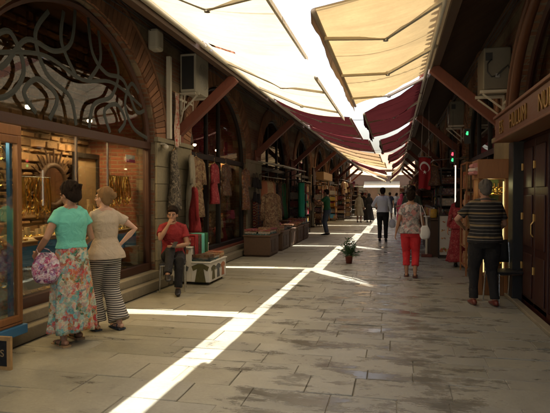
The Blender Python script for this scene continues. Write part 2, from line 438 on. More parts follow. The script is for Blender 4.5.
mat('plastic_white',(.75,.76,.78),.4); mat('eye_white',(.42,.40,.37),.3); mat('lip',(.32,.10,.08),.5)
floral('floral_skirt',[(.62,.54,.40),(.48,.03,.05),(.12,.40,.38),(.66,.58,.44),(.60,.12,.10),(.05,.16,.09),(.45,.56,.46),(.50,.25,.06),(.20,.42,.46)],17)
floral('floral_bag',[(.75,.70,.72),(.20,.03,.10),(.60,.10,.20),(.75,.70,.72),(.10,.05,.12),(.42,.22,.45),(.70,.45,.50)],22)
floral('blouse_print',[(.10,.10,.11),(.34,.33,.33),(.50,.22,.22),(.16,.16,.17),(.55,.50,.48)],14)
floral('zebra_print',[(.04,.035,.03),(.30,.25,.18),(.04,.035,.03),(.16,.13,.09)],26)
floral('red_print',[(.22,.012,.02),(.27,.016,.024),(.22,.012,.02),(.36,.10,.09),(.20,.012,.02)],26)
floral('brown_print',[(.10,.055,.03),(.26,.16,.08),(.16,.07,.04),(.34,.25,.14)],24)
stripes('stripe_trousers',(.035,.033,.035),(.50,.47,.42),.024,.5); stripes('stripe_shirt',(.014,.013,.014),(.22,.20,.17),.047,.84,(.22,.16,.08))
GOODS=[(.30,.03,.03),(.10,.02,.03),(.36,.22,.08),(.05,.07,.12),(.04,.10,.06),(.45,.36,.24),(.22,.09,.04),(.50,.45,.38),(.30,.14,.05),(.12,.05,.08),(.03,.14,.14),(.40,.06,.10)]
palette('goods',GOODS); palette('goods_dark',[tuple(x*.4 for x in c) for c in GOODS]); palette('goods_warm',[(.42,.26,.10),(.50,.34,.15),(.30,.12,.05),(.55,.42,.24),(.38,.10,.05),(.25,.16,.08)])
palette('goods_bright',[(.55,.03,.04),(.02,.35,.20),(.03,.22,.42),(.62,.60,.55),(.60,.35,.04),(.50,.05,.15),(.7,.55,.1),(.1,.1,.1)],pat=.1)
mat('terracotta',(.20,.045,.025),.7); mat('leaf',(.035,.085,.025),.55,0,.4,20,rpi=.5); mat('soil',(.04,.03,.02),.95)
mat('tile',(.28,.11,.06),.8,0,.3,8,rpi=.3); mat('far_wall',(.13,.075,.05),.9,0,.3,1.5); mat('lead_roof',(.25,.25,.24),.6)
emit('lamp_warm',(1,.80,.5),12); emit('strip_gold',(1,.72,.30),.55); emit('lamp_white',(1,.95,.85),14); emit('led_red',(1,.05,.08),1.2); emit('led_green',(.05,.8,.2),.8); emit('strip_white',(1,.85,.65),.6)
mat('flag_red',(.30,.008,.014),.75,0,.08); mat('flag_white',(.8,.8,.8),.75,0,.05); mat('poster_white',(.62,.60,.55),.5,0,.06)
palette('poster_food',[(.55,.12,.05),(.65,.35,.06),(.12,.25,.05),(.45,.05,.05),(.7,.55,.3),(.3,.12,.05)],pat=.2,rough=.4)
MT = MATS
for nm in ('teal_cotton','beige_linen','red_cotton','black_cloth','white_cotton','red_trouser','denim','green_cotton','olive_cotton','pink_cotton','grey_cloth','khaki_coat','navy_cloth'):
    nt_ = MATS[nm].node_tree
    bn_ = [n for n in nt_.nodes if n.type=='BUMP'][0]; bn_.inputs['Strength'].default_value=.75; bn_.inputs['Distance'].default_value=.03
    nz_ = bn_.inputs['Height'].links[0].from_node; nz_.inputs['Scale'].default_value=9; nz_.inputs['Detail'].default_value=3; nz_.inputs['Distortion'].default_value=1.2
# ------------------------------------------------------------------ camera, light
WX = {-1: -4.0, 1: 1.75}
def X(side, depth): return WX[side] + side*depth
BAY = 5.75; C0 = 6.4; HALF = 2.07; SPRING = 2.42; TOP = 4.10
def centre(k): return C0 + BAY*k
KS = range(-1, 8)
YEND = centre(7) + BAY/2     # 49.5
Y0 = centre(-1) - BAY/2
WALL_H = 4.8
cam = bpy.data.cameras.new('camera'); co = bpy.data.objects.new('camera', cam); col.objects.link(co)
cam.sensor_width = 36; cam.lens = 35.0; cam.clip_end = 2000; cam.clip_start = .05
co.location = (0,0,1.55); co.rotation_euler = (R(90-1.23), 0, R(12.6)); sc.camera = co
SUN = V((-.80,-1.0,-3.5)).normalized()
sl = bpy.data.lights.new('sun','SUN'); sl.energy = 5.0; sl.angle = R(.5); sl.color = (1,.95,.86)
so = bpy.data.objects.new('sun', sl); col.objects.link(so); so.rotation_euler = SUN.to_track_quat('-Z','Y').to_euler()
w = bpy.data.worlds.new('World'); sc.world = w; w.use_nodes = True
nt = w.node_tree; bg = nt.nodes['Background']; sky = nt.nodes.new('ShaderNodeTexSky'); sky.sky_type = 'NISHITA'
sky.sun_disc = False; sky.sun_elevation = math.asin(-SUN.z); sky.sun_rotation = math.atan2(-SUN.x, -SUN.y)
sky.dust_density = 8; sky.air_density = 1.2
nt.links.new(sky.outputs[0], bg.inputs[0]); bg.inputs[1].default_value = .15
sc.view_settings.view_transform = 'Standard'; sc.view_settings.look = 'None'; sc.view_settings.exposure = 1.5; sc.view_settings.gamma = 1
sc.render.engine = 'CYCLES'; sc.cycles.use_denoising = True; sc.cycles.max_bounces = 9; sc.cycles.diffuse_bounces = 5
sc.cycles.transparent_max_bounces = 10; sc.cycles.sample_clamp_indirect = 6; sc.cycles.caustics_reflective = False

# ------------------------------------------------------------------ ground
g = MB(); g.box(-400,400,-200,700,-.30,-.02)
tag(make('ground', g, MT['bedding'], loc=(0,0,0)), kind='structure')
pv = MB(); y = -3.0; rs = random.Random(3)
while y < 51:
    h = rs.choice((.24,.29,.34,.40,.46)); x = -3.74 - rs.random()*.5
    while x < 1.72:
        l = rs.choice((.38,.5,.62,.75,.9,1.1)) if x > -2.2 else rs.choice((.9,1.3,1.9)); x1 = min(x+l, 1.74)
        if 1.74 - x1 < .25: x1 = 1.74
        xa = max(x, -3.74)
        if x1 - xa > .05:
            g_ = .003; z = rs.uniform(-.004,.004); t1 = rs.uniform(-.004,.004); t2 = rs.uniform(-.003,.003)
            q = [(xa+g_,y+g_),(x1-g_,y+g_),(x1-g_,y+h-g_),(xa+g_,y+h-g_)]
            zs = [z+t1+t2, z-t1+t2, z-t1-t2, z+t1-t2]
            b_ = .004
            qi = [(xa+g_+b_,y+g_+b_),(x1-g_-b_,y+g_+b_),(x1-g_-b_,y+h-g_-b_),(xa+g_+b_,y+h-g_-b_)]
            pv.add([(a,b,-.02) for a,b in q]+[(a,b,zz-.005) for (a,b),zz in zip(q,zs)]+[(a,b,zz) for (a,b),zz in zip(qi,zs)],
                   [(8,9,10,11)]+[(i,(i+1)%4,4+(i+1)%4,4+i) for i in range(4)]+[(4+i,4+(i+1)%4,8+(i+1)%4,8+i) for i in range(4)])
        x = x1
    y += h
tag(make('street_paving', pv, MT['street_slabs'], loc=(0,0,0)), kind='structure')
jn = MB(); jn.box(-3.95,1.75,-3,51,-.019,-.010)
tag(make('paving_joints', jn, MT['bedding'], loc=(0,0,0)), kind='structure')
fg = MB(); fg.box(-60,60,51,140,-.02,-.005)
tag(make('far_square_paving', fg, MT['street_slabs'], loc=(0,0,0)), kind='structure')

# ------------------------------------------------------------------ arcaded shop buildings
def arch_pt(c, t, a=HALF, top=TOP, spring=SPRING):
    """t from 0 to 1 along the arch"""
    ph = PI*t; u = math.cos(ph)
    return (c - a*u, spring + (top-spring-.12)*math.sin(ph)**.95 + .12*(1-abs(u)))
NA = 36
def building(side, label):
    B = thing('bazaar_building', (WX[side], 0, 0), label, 'building', 'arcaded shop buildings lining the street')
    x0 = X(side,0); x1 = X(side,.34)
    wl = MB()
    ys = Y0
    for k in KS:
        c = centre(k); pts = [arch_pt(c, i/NA) for i in range(NA+1)]
        for (a,b) in ((ys, c-HALF), ):
            wl.quad((x0,a,0),(x0,b,0),(x0,b,WALL_H),(x0,a,WALL_H)); wl.quad((x1,a,0),(x1,b,0),(x1,b,WALL_H),(x1,a,WALL_H))
        for i in range(NA):
            (ya,za),(yb,zb) = pts[i],pts[i+1]
            for xx in (x0,x1): wl.quad((xx,ya,za),(xx,yb,zb),(xx,yb,WALL_H),(xx,ya,WALL_H))
            wl.quad((x0,ya,za),(x1,ya,za),(x1,yb,zb),(x0,yb,zb))
        for yy in (c-HALF, c+HALF): wl.quad((x0,yy,0),(x1,yy,0),(x1,yy,SPRING),(x0,yy,SPRING))
        wl.quad((x0,c-HALF,0),(x0,c-HALF,SPRING),(x0,c-HALF,SPRING),(x0,c-HALF,0)) if False else None
        ys = c+HALF
    e = YEND; wl.quad((x0,ys,0),(x0,e,0),(x0,e,WALL_H),(x0,ys,WALL_H))
    wl.quad((x0,e,0),(X(side,3.2),e,0),(X(side,3.2),e,WALL_H),(x0,e,WALL_H))
    wl.quad((x0,Y0,0),(X(side,3.2),Y0,0),(X(side,3.2),Y0,WALL_H),(x0,Y0,WALL_H))
    make('wall', wl, MT['wall_brick'], B)
    # interiors: one back wall, a ceiling, cross walls, floor
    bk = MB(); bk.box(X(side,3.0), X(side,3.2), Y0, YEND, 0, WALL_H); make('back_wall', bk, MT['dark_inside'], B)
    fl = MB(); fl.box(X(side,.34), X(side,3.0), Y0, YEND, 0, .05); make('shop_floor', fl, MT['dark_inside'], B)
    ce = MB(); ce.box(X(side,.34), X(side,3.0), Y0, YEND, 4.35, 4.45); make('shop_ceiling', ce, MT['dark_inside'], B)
    for k in list(KS)[:-1]:
        m = centre(k)+BAY/2; cw = MB()
        cw.box(X(side,.34), X(side,3.0), m-.80, m+.80, .05, 4.35)
        make('cross_wall', cw, MT['inner_brick'], B)
    # arch surrounds: separate wedge bricks
    for k in KS:
        if k < 0 and side > 0: continue
        c = centre(k); vs = MB(); nb = 62 if k < 2 else 40
        for i in range(nb):
            t0, t1 = (i+.07)/nb, (i+.93)/nb
            def ro(t, r):
                y_, z_ = arch_pt(c, t); ya, za = arch_pt(c, max(0,t-.01)); yb, zb = arch_pt(c, min(1,t+.01))
                dy, dz = yb-ya, zb-za; l = math.hypot(dy,dz); return (y_ - dz/l*r, z_ + dy/l*r)
            j = rs.uniform(-.012,.012)
            q = [ro(t0,.03+j),ro(t1,.03+j),ro(t1,.40+j),ro(t0,.40+j)]
            xa = X(side,-.03+rs.uniform(-.006,.006)); xb = X(side,.05)
            vs.prism([(a,b) for a,b in q],'X',min(xa,xb),max(xa,xb))
        # a thin outer moulding
        pts = []
        for i in range(41):
            t = i/40; y_, z_ = arch_pt(c, t); ya, za = arch_pt(c, max(0,t-.01)); yb, zb = arch_pt(c, min(1,t+.01))
            dy, dz = yb-ya, zb-za; l = math.hypot(dy,dz); pts.append((X(side,-.02), y_-dz/l*.45, z_+dy/l*.45))
        vs.tube(pts, (.03), 6)
        make('arch_surround', vs, MT['voussoir'], B)
    # piers between the bays, stone blocks
    for k in list(KS)[:-1]:
        m = centre(k)+BAY/2; ps = MB(); z = .0
        w2 = BAY/2-HALF+.0
        while z < 2.44:
            h = min(rs.choice((.30,.36,.42)), 2.46-z)
            if 2.46-z-h < .12: h = 2.46-z
            cut = m + rs.uniform(-.35,.35)
            for a,b in ((m-w2+.004,cut-.003),(cut+.003,m+w2-.004)):
                xa, xb = X(side,-.045+rs.uniform(-.004,.004)), X(side,.0)
                ps.box(xa,xb,a,b,z+.003,z+h-.003)
            z += h
        xa, xb = X(side,-.08), X(side,0)
        ps.box(xa,xb,m-w2-.02,m+w2+.02,2.46,2.54)
        make('pier', ps, MT['pale_stone'], B, bev=.008)
    # eaves: plank soffit, beam, tiles, struts
    def inc(xa, za, xb, zb, ya, yb, th, mb): mb.add([(xa,ya,za),(xb,ya,zb),(xb,yb,zb),(xa,yb,za),(xa,ya,za+th),(xb,ya,zb+th),(xb,yb,zb+th),(xa,yb,za+th)],
        [(0,1,2,3),(4,5,6,7),(0,1,5,4),(1,2,6,5),(2,3,7,6),(3,0,4,7)])
    xe = X(side,-1.16); ze = 3.87
    sf = MB(); y_ = Y0
    while y_ < YEND:
        inc(xe, ze, X(side,.02), 4.62, y_+.004, y_+.156, .025, sf); y_ += .16
    make('eaves_planks', sf, MT['dark_timber'], B)
    rf = MB(); inc(X(side,-1.20), ze+.05, X(side,3.3), 6.6, Y0-.1, YEND+.1, .05, rf)
    y_ = Y0
    while y_ < YEND:      # rounded roof tiles as ribs down the slope
        rf.tube([(X(side,-1.22), y_, ze+.13),(X(side,3.3), y_, 6.68)], .075, 6); y_ += .24
    rf.box(X(side,3.2),X(side,3.3),Y0,YEND,WALL_H,6.6)
    make('roof', rf, MT['tile'], B)
    bm = MB(); bm.box(X(side,-1.13), X(side,-1.02), Y0, YEND, 3.72, 3.85); make('eaves_beam', bm, MT['dark_timber'], B)
    for j in range(9):
        yy = 3.72 + BAY*j
        if side > 0 and j == 0: pass
        st = MB(); st.beam((X(side,-.02), yy, 2.72), (X(side,-1.13), yy, 3.70), .15, .17)
        st.box(X(side,-.02), X(side,-.07), yy-.13, yy+.13, 2.50, 2.86)
        make('strut', st, MT['red_timber'], B, bev=.012)
    return B
BL = building(-1, 'brick and stone arcaded shop building with pointed arches on the left of the street')
BR = building(1, 'dark arcaded shop building with timber struts on the right of the street')

# plinth, lintel, arch frame, glass of each bay (parts of the building)
def bay_front(side, k, B, posts=(), glass_low=True, lint=(2.33,2.44), framemat='arch_frame', gl='window_glass', plinth=True, grille=False, door=None, fw=.09):
    c = centre(k); a = HALF; xg = X(side,.12)
    if plinth:
        p = MB(); p.box(X(side,-.24), X(side,.34), c-a-.28, c+a+.06, 0, .15); p.box(X(side,-.10), X(side,.34), c-a+.003, c+a-.003, .15, .27)
        make('plinth', p, MT['kerb_stone'], B, bev=.012)
    f = MB()
    zb = .27 if plinth else 0
    f.box(xg-.06, xg+.06, c-a+.003, c+a-.003, lint[0], lint[1])
    f.box(xg-.05, xg+.05, c-a+.003, c-a+fw, zb, lint[0]); f.box(xg-.05, xg+.05, c+a-fw, c+a-.003, zb, lint[0])
    f.box(xg-.07, xg+.07, c-a+fw, c+a-fw, zb+.003, zb+.12)
    # curved inner frame, a sweep of small boxes
    pts = [arch_pt(c, i/NA, a-.05, TOP-.05, SPRING) for i in range(NA+1)]
    f.tube([(xg,y_,z_) for y_,z_ in pts], [(.06,.055)]*len(pts), 6, ref=(1,0,0))
    make('arch_frame', f, MT[framemat], B)
    h = MB()
    for i in range(NA):
        (ya,za),(yb,zb_) = arch_pt(c,i/NA,a-.08,TOP-.08,SPRING),arch_pt(c,(i+1)/NA,a-.08,TOP-.08,SPRING)
        h.quad((xg,ya,lint[1]),(xg,yb,lint[1]),(xg,yb,zb_),(xg,ya,za))
    make('arch_glass', h, MT['arch_pane' if gl=='window_glass' else gl], B)
    if grille:
        q = MB(); q.beam((xg-.03*side,c+.12,lint[1]-.0),(xg-.03*side,c+.12,TOP-.1),.07,.07); make('arch_mullion', q, MT[framemat], B)
        s = MB(); xs = X(side,.05)
        def inside(y_, z_):
            u = max(-1,min(1,(y_-c)/(a-.15))); return z_ < SPRING + (TOP-.12-SPRING)*math.sqrt(max(0,1-u*u))
        def curve(ctrl, r=.036):
            P = [V(p) for p in ctrl]; out_ = []
            for i in range(len(P)-1):
                p0=P[max(0,i-1)];p1=P[i];p2=P[i+1];p3=P[min(len(P)-1,i+2)]
                for j in range(7):
                    t=j/7; out_.append(.5*((2*p1)+(p2-p0)*t+(2*p0-5*p1+4*p2-p3)*t*t+(3*p1-p0-3*p2+p3)*t**3))
            out_.append(P[-1]); s.tube([(xs,c+p.x,p.y) for p in out_ if inside(c+p.x,p.y)] or [(xs,c,3),(xs,c,3.01)], [(.006,r)]*max(2,len([1 for p in out_ if inside(c+p.x,p.y)])), 6, ref=(1,0,0))
        for sg in (-1,1):
            curve([(sg*.15,2.46),(sg*.28,2.8),(sg*.75,3.0),(sg*.95,3.4),(sg*.7,3.75)])
            curve([(sg*1.9,2.5),(sg*1.4,2.62),(sg*1.15,2.95),(sg*1.35,3.3),(sg*1.6,3.2)])
            curve([(sg*.15,3.95),(sg*.25,3.5),(sg*.6,3.3),(sg*1.1,3.3),(sg*1.5,2.9),(sg*1.8,2.95)])
            curve([(sg*.7,2.46),(sg*.55,2.75),(sg*.9,2.9),(sg*1.15,2.7),(sg*.95,2.5)])
            curve([(sg*.15,3.1),(sg*.45,3.45),(sg*.4,3.85)])
        curve([(-1.7,3.0),(-.8,3.2),(0,3.08),(.8,3.2),(1.7,3.0)],.03)
        make('iron_scrollwork', s, MT['grille_teal'], B)
    if glass_low:
        edges = [c-a+fw] + list(posts) + [c+a-fw]
        for i in range(len(edges)-1):
            if door is not None and i == door: continue
            p = MB(); p.box(xg-.005, xg+.005, edges[i]+.012, edges[i+1]-.012, (.39 if plinth else .12), lint[0]); make('window_pane', p, MT[gl], B)
    for y_ in posts:
        p = MB()
        if grille: p.box(xg-.012,xg+.012,y_-.009,y_+.009,.4,lint[0]); make('pane_joint', p, MT['chrome'], B)
        else:
            p.box(xg-.05,xg+.05,y_-.045,y_+.045,(.27 if plinth else .0),lint[0]); p.box(xg-.04,xg+.04,y_-.035,y_+.035,lint[1],arch_pt(c,math.acos((c-y_)/a)/PI)[1]-.08)
            make('window_post', p, MT[framemat], B)
mat('black_frame',(.022,.02,.019),.5,.2)
bay_front(-1,-1,BL,(0.0,1.3),grille=True)
bay_front(-1,0,BL,(4.9,6.35,7.15),grille=True)
bay_front(-1,1,BL,(11.35,12.2),framemat='black_frame',door=0)
for k in range(2,8): bay_front(-1,k,BL,(centre(k)-.7,centre(k)+.75),glass_low=(k%2==1),framemat='black_frame',plinth=False,gl='dark_glass')
bay_front(1,0,BR,(5.2,6.95),framemat='door_wood',plinth=False,gl='dark_glass',door=2,fw=.06)
for k in range(1,8): bay_front(1,k,BR,(centre(k)-.7,centre(k)+.75),glass_low=False,framemat='black_frame',plinth=False,gl='dark_glass')
bay_front(1,-1,BR,(0,1),framemat='door_wood',plinth=False,gl='dark_glass')
# kerb of the left-hand plinths between the bays, threshold on the right
for k in range(0,8):
    p = MB(); m = centre(k)-BAY/2
    if k < 2: p.box(X(-1,-.24), X(-1,-.05), m-.80, m+.52, 0, .15); make('kerb_step', p, MT['kerb_stone'], BL, bev=.01)
p = MB(); p.box(X(1,-.10), X(1,.0), 3.2, 8.9, 0, .05); make('threshold', p, MT['kerb_stone'], BR, bev=.008)
# right bay 0: carved wooden arch trim, black jamb, double door of red wood with brass hinges
tr = MB(); c = centre(0)
for r_,w_,pz in ((.02,.07,.06),(.12,.05,.10),(.20,.08,.05)):
    pts = []
    for i in range(49):
        t=i/48; y_,z_=arch_pt(c,t); ya,za=arch_pt(c,max(0,t-.01)); yb,zb=arch_pt(c,min(1,t+.01)); dy,dz=yb-ya,zb-za; l=math.hypot(dy,dz)
        pts.append((X(1,-pz), y_-dz/l*r_, z_+dy/l*r_))
    tr.tube(pts,[(w_,w_*.7)]*len(pts),8,ref=(1,0,0))
make('carved_arch_trim', tr, MT['sign_wood'], BR, smooth=True)
jb = MB(); jb.box(X(1,-.08), X(1,.1), 8.30, 8.62, 0, 2.33); make('door_jamb', jb, MT['black_frame'], BR, bev=.01)
for (a,b) in ((6.99,7.60),(7.62,8.26)):
    d = MB(); xx = X(1,.05); d.box(xx, xx+.05, a, b, .06, 2.30)
    for z0,z1 in ((.16,.75),(.85,1.55),(1.65,2.2)): d.box(xx-.018, xx, a+.09, b-.09, z0, z1)
    D = make('door', d, MT['door_wood'], BR, bev=.012)
    for z in (.55,1.25,1.95):
        hg = MB(); hg.tube([(xx-.02,b-.02,z-.05),(xx-.02,b-.02,z+.05)],.014,8); hg.box(xx-.012,xx-.002,b-.10,b-.02,z-.045,z+.045); make('hinge', hg, MT['gold_dull'], D)
    if a<7: 
        hg = MB(); hg.tube([(xx-.03,b-.06,1.0),(xx-.06,b-.06,1.04),(xx-.06,b-.06,1.16),(xx-.03,b-.06,1.2)],.01,8); make('handle', hg, MT['gold_dull'], D)
# far end: a sunlit pinkish building closing the view, and one more beyond
F = thing('end_building', (-4,66,0), 'pinkish two-storey building closing the far end of the street', 'building')
b = MB(); b.box(-22,16,66,76,0,4.6); make('wall', b, MT['far_wall'], F)
b = MB(); b.add([(-22.6,65.4,4.6),(16.6,65.4,4.6),(16.6,77,4.6),(-22.6,77,4.6),(-22.6,71,7.0),(16.6,71,7.0)],[(0,1,5,4),(2,3,4,5),(0,4,3),(1,2,5),(0,3,2,1)]); make('roof', b, MT['tile'], F)
for i in range(12):
    x_ = -20+3*i; b = MB(); b.box(x_,x_+1.5,65.93,66.0,.6 if i%3 else .02,2.5); wn = make('window', b, MT['dark_inside'], F)
    b = MB(); b.box(x_-.12,x_+1.62,65.86,65.93,2.52,2.66); make('lintel', b, MT['pale_stone'], wn)
# ------------------------------------------------------------------ awnings
def awning(side, y0, y1, fabric, fx, fz, label, arms=2, valance='brown_canvas', kick=.75, bz=3.78, sk0=0, sk1=0):
    bx = X(side,-1.17) if side<0 else X(side,-1.10)
    A = thing('shop_awning', (bx,(y0+y1)/2,bz), label, 'awning', 'folding-arm awnings over the street')
    c = MB(); c.tube([(bx,y0-.05,bz+.05),(bx,y1+.05,bz+.05)],.055,10); c.tube([(bx-side*.11,y0,bz-.05),(bx-side*.11,y1,bz-.05)],.03,8)
    make('roller_tube', c, MT['white_metal'], A, smooth=True)
    n = max(6,int((y1-y0)*3)); seed = y0
    def fab(u, v):
        y_ = y0+(y1-y0)*u + (1-v)*(sk0*(1-u)+sk1*u); x_ = bx+(fx-bx)*v
        sag = .085*math.sin(PI*v)*(1+.45*math.sin(y_*2.1+seed)) + .028*math.sin(y_*5.3+seed)*math.sin(PI*min(1,v*1.02)) + .010*math.sin(y_*17+v*4)*v*(1-v)*3
        return (x_, y_, bz+.06+(fz-bz)*v - sag)
    f = MB(); f.grid(fab, n*3, 12); make('fabric', f, MT[fabric], A, smooth=True)
    b = MB(); b.tube([(fx,y0,fz+.03),(fx,y1,fz+.03)],.03,8); make('front_bar', b, MT['cream_metal'], A, smooth=True)
    # scalloped valance
    v = MB(); nn = int((y1-y0)/.055)
    def val(u, t):
        y_ = y0+(y1-y0)*u; d = (.125+.02*math.sin(y_*1.7+seed)+.008*math.sin(y_*11)) if side>0 else .055; return (fx-side*.03+(.02*math.sin(y_*2.3)*t if side>0 else 0), y_, fz+.03-d*t)
    v.grid(val, nn, 2); make('valance', v, MT[valance], A, smooth=True)
    for i in range(arms):
        yy = y0 + (y1-y0)*(i+.5)/arms - kick*.3
        a = V((bx-side*.05, yy-.15, bz-.02)); d = V((fx, yy+.05, fz-.02)); m = (a+d)/2; m.y += kick; m.z += -.02
        r = MB(); r.beam(a,m,.05,.045); ar = make('arm', r, MT['white_metal'], A, bev=.006)
        r = MB(); r.beam(m,d,.045,.04); make('forearm', r, MT['cream_metal'], ar, bev=.006)
        r = MB(); r.tube([m-V((0,0,.035)),m+V((0,0,.035))],.035,10); make('elbow', r, MT['steel'], ar)
    return A
LG = [(-2.0,7.45,'white_canvas',-1.22,3.45),(7.72,11.95,'white_canvas',-1.12,3.22),(12.2,17.0,'red_canvas',-.98,3.25),(17.25,22.4,'red_canvas',-.80,3.25),(22.7,28.1,'brown_canvas',-.62,3.2),(28.4,34,'cream_canvas',-.5,3.2),(34.4,40,'red_canvas',-.55,3.0),(40.3,45.5,'brown_canvas',-.6,2.9),(45.8,50.5,'white_canvas',-.8,2.75)]
RG = [(-2.0,5.92,'cream_canvas',-.70,4.40),(5.6,11.75,'cream_canvas',-.84,3.45),(11.95,17.1,'red_canvas',-.66,3.30),(17.35,22.9,'red_canvas',-.46,3.25),(23.2,28.7,'red_canvas',-.25,3.2),(29.1,34.5,'red_canvas',-.10,3.15),(34.8,40,'brown_canvas',-.15,2.95),(40.3,45.4,'red_canvas',-.25,2.85),(45.7,50.5,'white_canvas',-.35,2.7)]  # first entry is an added awning above the view, narrowing the near sun strip
LL = ['nearest awning on the left, bleached white canvas lit from above','second white canvas awning on the left, drooping lower at its front','first dark red awning on the left, over the patterned coat','second dark red awning on the left, over the dark metal racks','brown canvas awning on the left before the yellow-lit shop','pale awning far down the left side','dark red awning far down the left side','brown awning near the left end of the street','farthest awning on the left, pale and low over the mouth of the square']
RL = ['nearer cream awning on the right, higher and almost over the viewer','large cream awning with seams overhead on the right','first dark red awning on the right behind the cream one','second dark red awning on the right above the red-trousered woman','third dark red awning on the right beside the hanging flag','fourth dark red awning on the right, far down the street','brown awning far down on the right','low dark red awning near the right end of the street','farthest awning on the right, pale and low over the mouth of the square']
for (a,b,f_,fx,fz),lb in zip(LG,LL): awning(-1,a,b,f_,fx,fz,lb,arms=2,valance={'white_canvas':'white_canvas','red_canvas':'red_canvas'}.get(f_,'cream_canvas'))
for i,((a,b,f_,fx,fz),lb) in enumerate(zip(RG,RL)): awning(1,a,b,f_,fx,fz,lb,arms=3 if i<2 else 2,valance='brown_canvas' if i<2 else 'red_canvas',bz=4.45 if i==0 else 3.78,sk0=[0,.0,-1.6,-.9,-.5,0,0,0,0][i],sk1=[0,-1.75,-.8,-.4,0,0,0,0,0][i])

# ------------------------------------------------------------------ fixed equipment
def ac_unit(name, side, y0, y1, z0, z1, depth, label, fan=True):
    x1 = X(side,-.02); x0 = X(side,-.02-depth)
    A = thing(name, (x1,(y0+y1)/2,z0), label, 'air conditioner', 'air conditioner units on the walls')
    b = MB(); b.box(x0,x1,y0,y1,z0,z1); make('casing', b, MT['ac_white' if side<0 else 'ac_grey'], A, bev=.02)
    s = MB()
    if side < 0:      # coil grille on the near end
        s.box(x1+.04,x0-.04,y0-.012,y0-.002,z0+.05,z1-.05)
    else:
        s.box(x0+.03,x0+.13,y0-.012,y0-.002,z1-.20,z1-.08)
    make('grille', s, MT['black_grille'], A)
    if fan:
        q = MB(); xf = x0 + side*(-.004); cz=(z0+z1)/2; cy=y0+(y1-y0)*.6; rot=Matrix.Rotation(PI/2,3,'Y')
        for r_ in (.07,.13,.19,.25): q.torus((xf-.005,cy,cz),r_,.006,rot,24,5)
        for j in range(8): a=j*PI/4; q.tube([(xf-.005,cy,cz),(xf-.005,cy+.26*math.cos(a),cz+.26*math.sin(a))],.005,5)
        make('fan_guard', q, MT['steel'], A)
    k = MB()
    for yy in (y0+.06,y1-.06):
        k.box(x0-side*.04,x1+side*.01,yy-.02,yy+.02,z0-.05,z0-.004); k.box(x1-.02,x1+.015,yy-.02,yy+.02,z0-.42,z0-.055); k.beam((x0,yy,z0-.06),(x1,yy,z0-.38),.025,.025)
    k.box(min(x0,x1),max(x0,x1),y0-.03,y0-.005,z0-.05,z0-.015); k.box(x1-.012,x1+.012,y0-.03,y1-.04,z0-.16,z0-.12)
    make('bracket', k, MT['white_metal'], A)
    return A
ac = ac_unit('air_conditioner', -1, 9.55, 10.25, 3.50, 4.22, .32, 'beige air conditioner with dark grille on a bracket over the stone pier')
q = MB(); q.tube([(X(-1,-.1),9.6,3.5),(X(-1,-.12),9.5,3.2),(X(-1,-.08),9.42,2.9),(X(-1,-.08),9.40,2.5)],.012,6); q.box(X(-1,-.12),X(-1,-.05),8.86,8.94,2.55,4.0); make('pipe_duct', q, MT['white_metal'], ac)
ac = ac_unit('air_conditioner', 1, 8.80, 9.42, 3.18, 3.82, .40, 'air conditioner with a looping black cable beside the carved wooden arch', fan=False)
xc = X(1,-.25); q = MB(); q.tube([(xc+.02,8.79,3.38),(xc-.06,8.75,3.36),(xc-.12,8.75,3.44),(xc-.12,8.76,3.56),(xc-.06,8.78,3.64)],.011,6)
q.tube([(xc+.02,8.77,3.38),(xc+.10,8.75,3.46),(xc+.17,8.72,3.52),(xc+.2,8.65,3.4),(xc+.2,8.58,3.1),(xc+.21,8.5,2.75)],.013,6); make('cable', q, MT['black_plastic'], ac)
q = MB(); q.box(xc+.0,xc+.06,8.76,8.80,3.35,3.41); make('valve', q, MT['steel'], ac)
ac_unit('air_conditioner', 1, 14.4, 15.1, 3.35, 3.95, .35, 'second air conditioner on the dark right wall behind the timber strut')
cm = thing('security_camera', (X(-1,-.05),8.62,2.50), 'small white security camera at the top of the stone pier', 'security camera')
q = MB(); q.tube([(X(-1,-.03),8.62,2.44),(X(-1,-.13),8.60,2.42)],.022,8); make('mount', q, MT['white_metal'], cm)
q = MB(); q.tube([(X(-1,-.10),8.66,2.40),(X(-1,-.19),8.52,2.37)],.045,12,round_ends=True); make('housing', q, MT['white_metal'], cm, smooth=True)
q = MB(); q.tube([(X(-1,-.19),8.52,2.37),(X(-1,-.205),8.495,2.365)],.03,12); make('lens', q, MT['black_plastic'], cm)
sp = thing('wall_speaker', (X(-1,-.1),8.9,4.0), 'pale rounded loudspeaker on the left wall above the arch', 'loudspeaker')
q = MB(); q.box(X(-1,-.2),X(-1,-.003),8.2,8.45,3.95,4.3); make('housing', q, MT['ac_white'], sp, bev=.05)
# sign board with gilt letters on the right
def text_on(name, body, size, loc, rot, m, parent, ext=.006):
    cu = bpy.data.curves.new(name,'FONT'); cu.body = body; cu.size = size; cu.extrude = ext; cu.align_x='LEFT'; cu.space_character=1.05
    t = bpy.data.objects.new(name, cu); col.objects.link(t); cu.materials.append(MT[m]); bpy.context.view_layer.update()
    me = bpy.data.meshes.new_from_object(t.evaluated_get(bpy.context.evaluated_depsgraph_get())); bpy.data.objects.remove(t)
    me.materials.clear(); me.materials.append(MT[m]); o = bpy.data.objects.new(name, me); col.objects.link(o)
    o.parent = parent; off = ORG[parent.name]; o.location = V(loc)-off; o.rotation_euler = rot; ORG[o.name]=off; return o
SG = thing('shop_sign', (X(1,-.28),6.0,2.33), 'long carved wooden shop sign with gilt letters on the right', 'sign')
xs = X(1,-.30)
q = MB(); q.box(xs, X(1,-.0), 3.6, 8.45, 2.35, 2.66); q.box(xs-.03, X(1,0), 3.6, 8.48, 2.66, 2.70); q.box(xs-.02, X(1,0), 3.6, 8.47, 2.32, 2.35); make('board', q, MT['sign_wood'], SG, bev=.008)
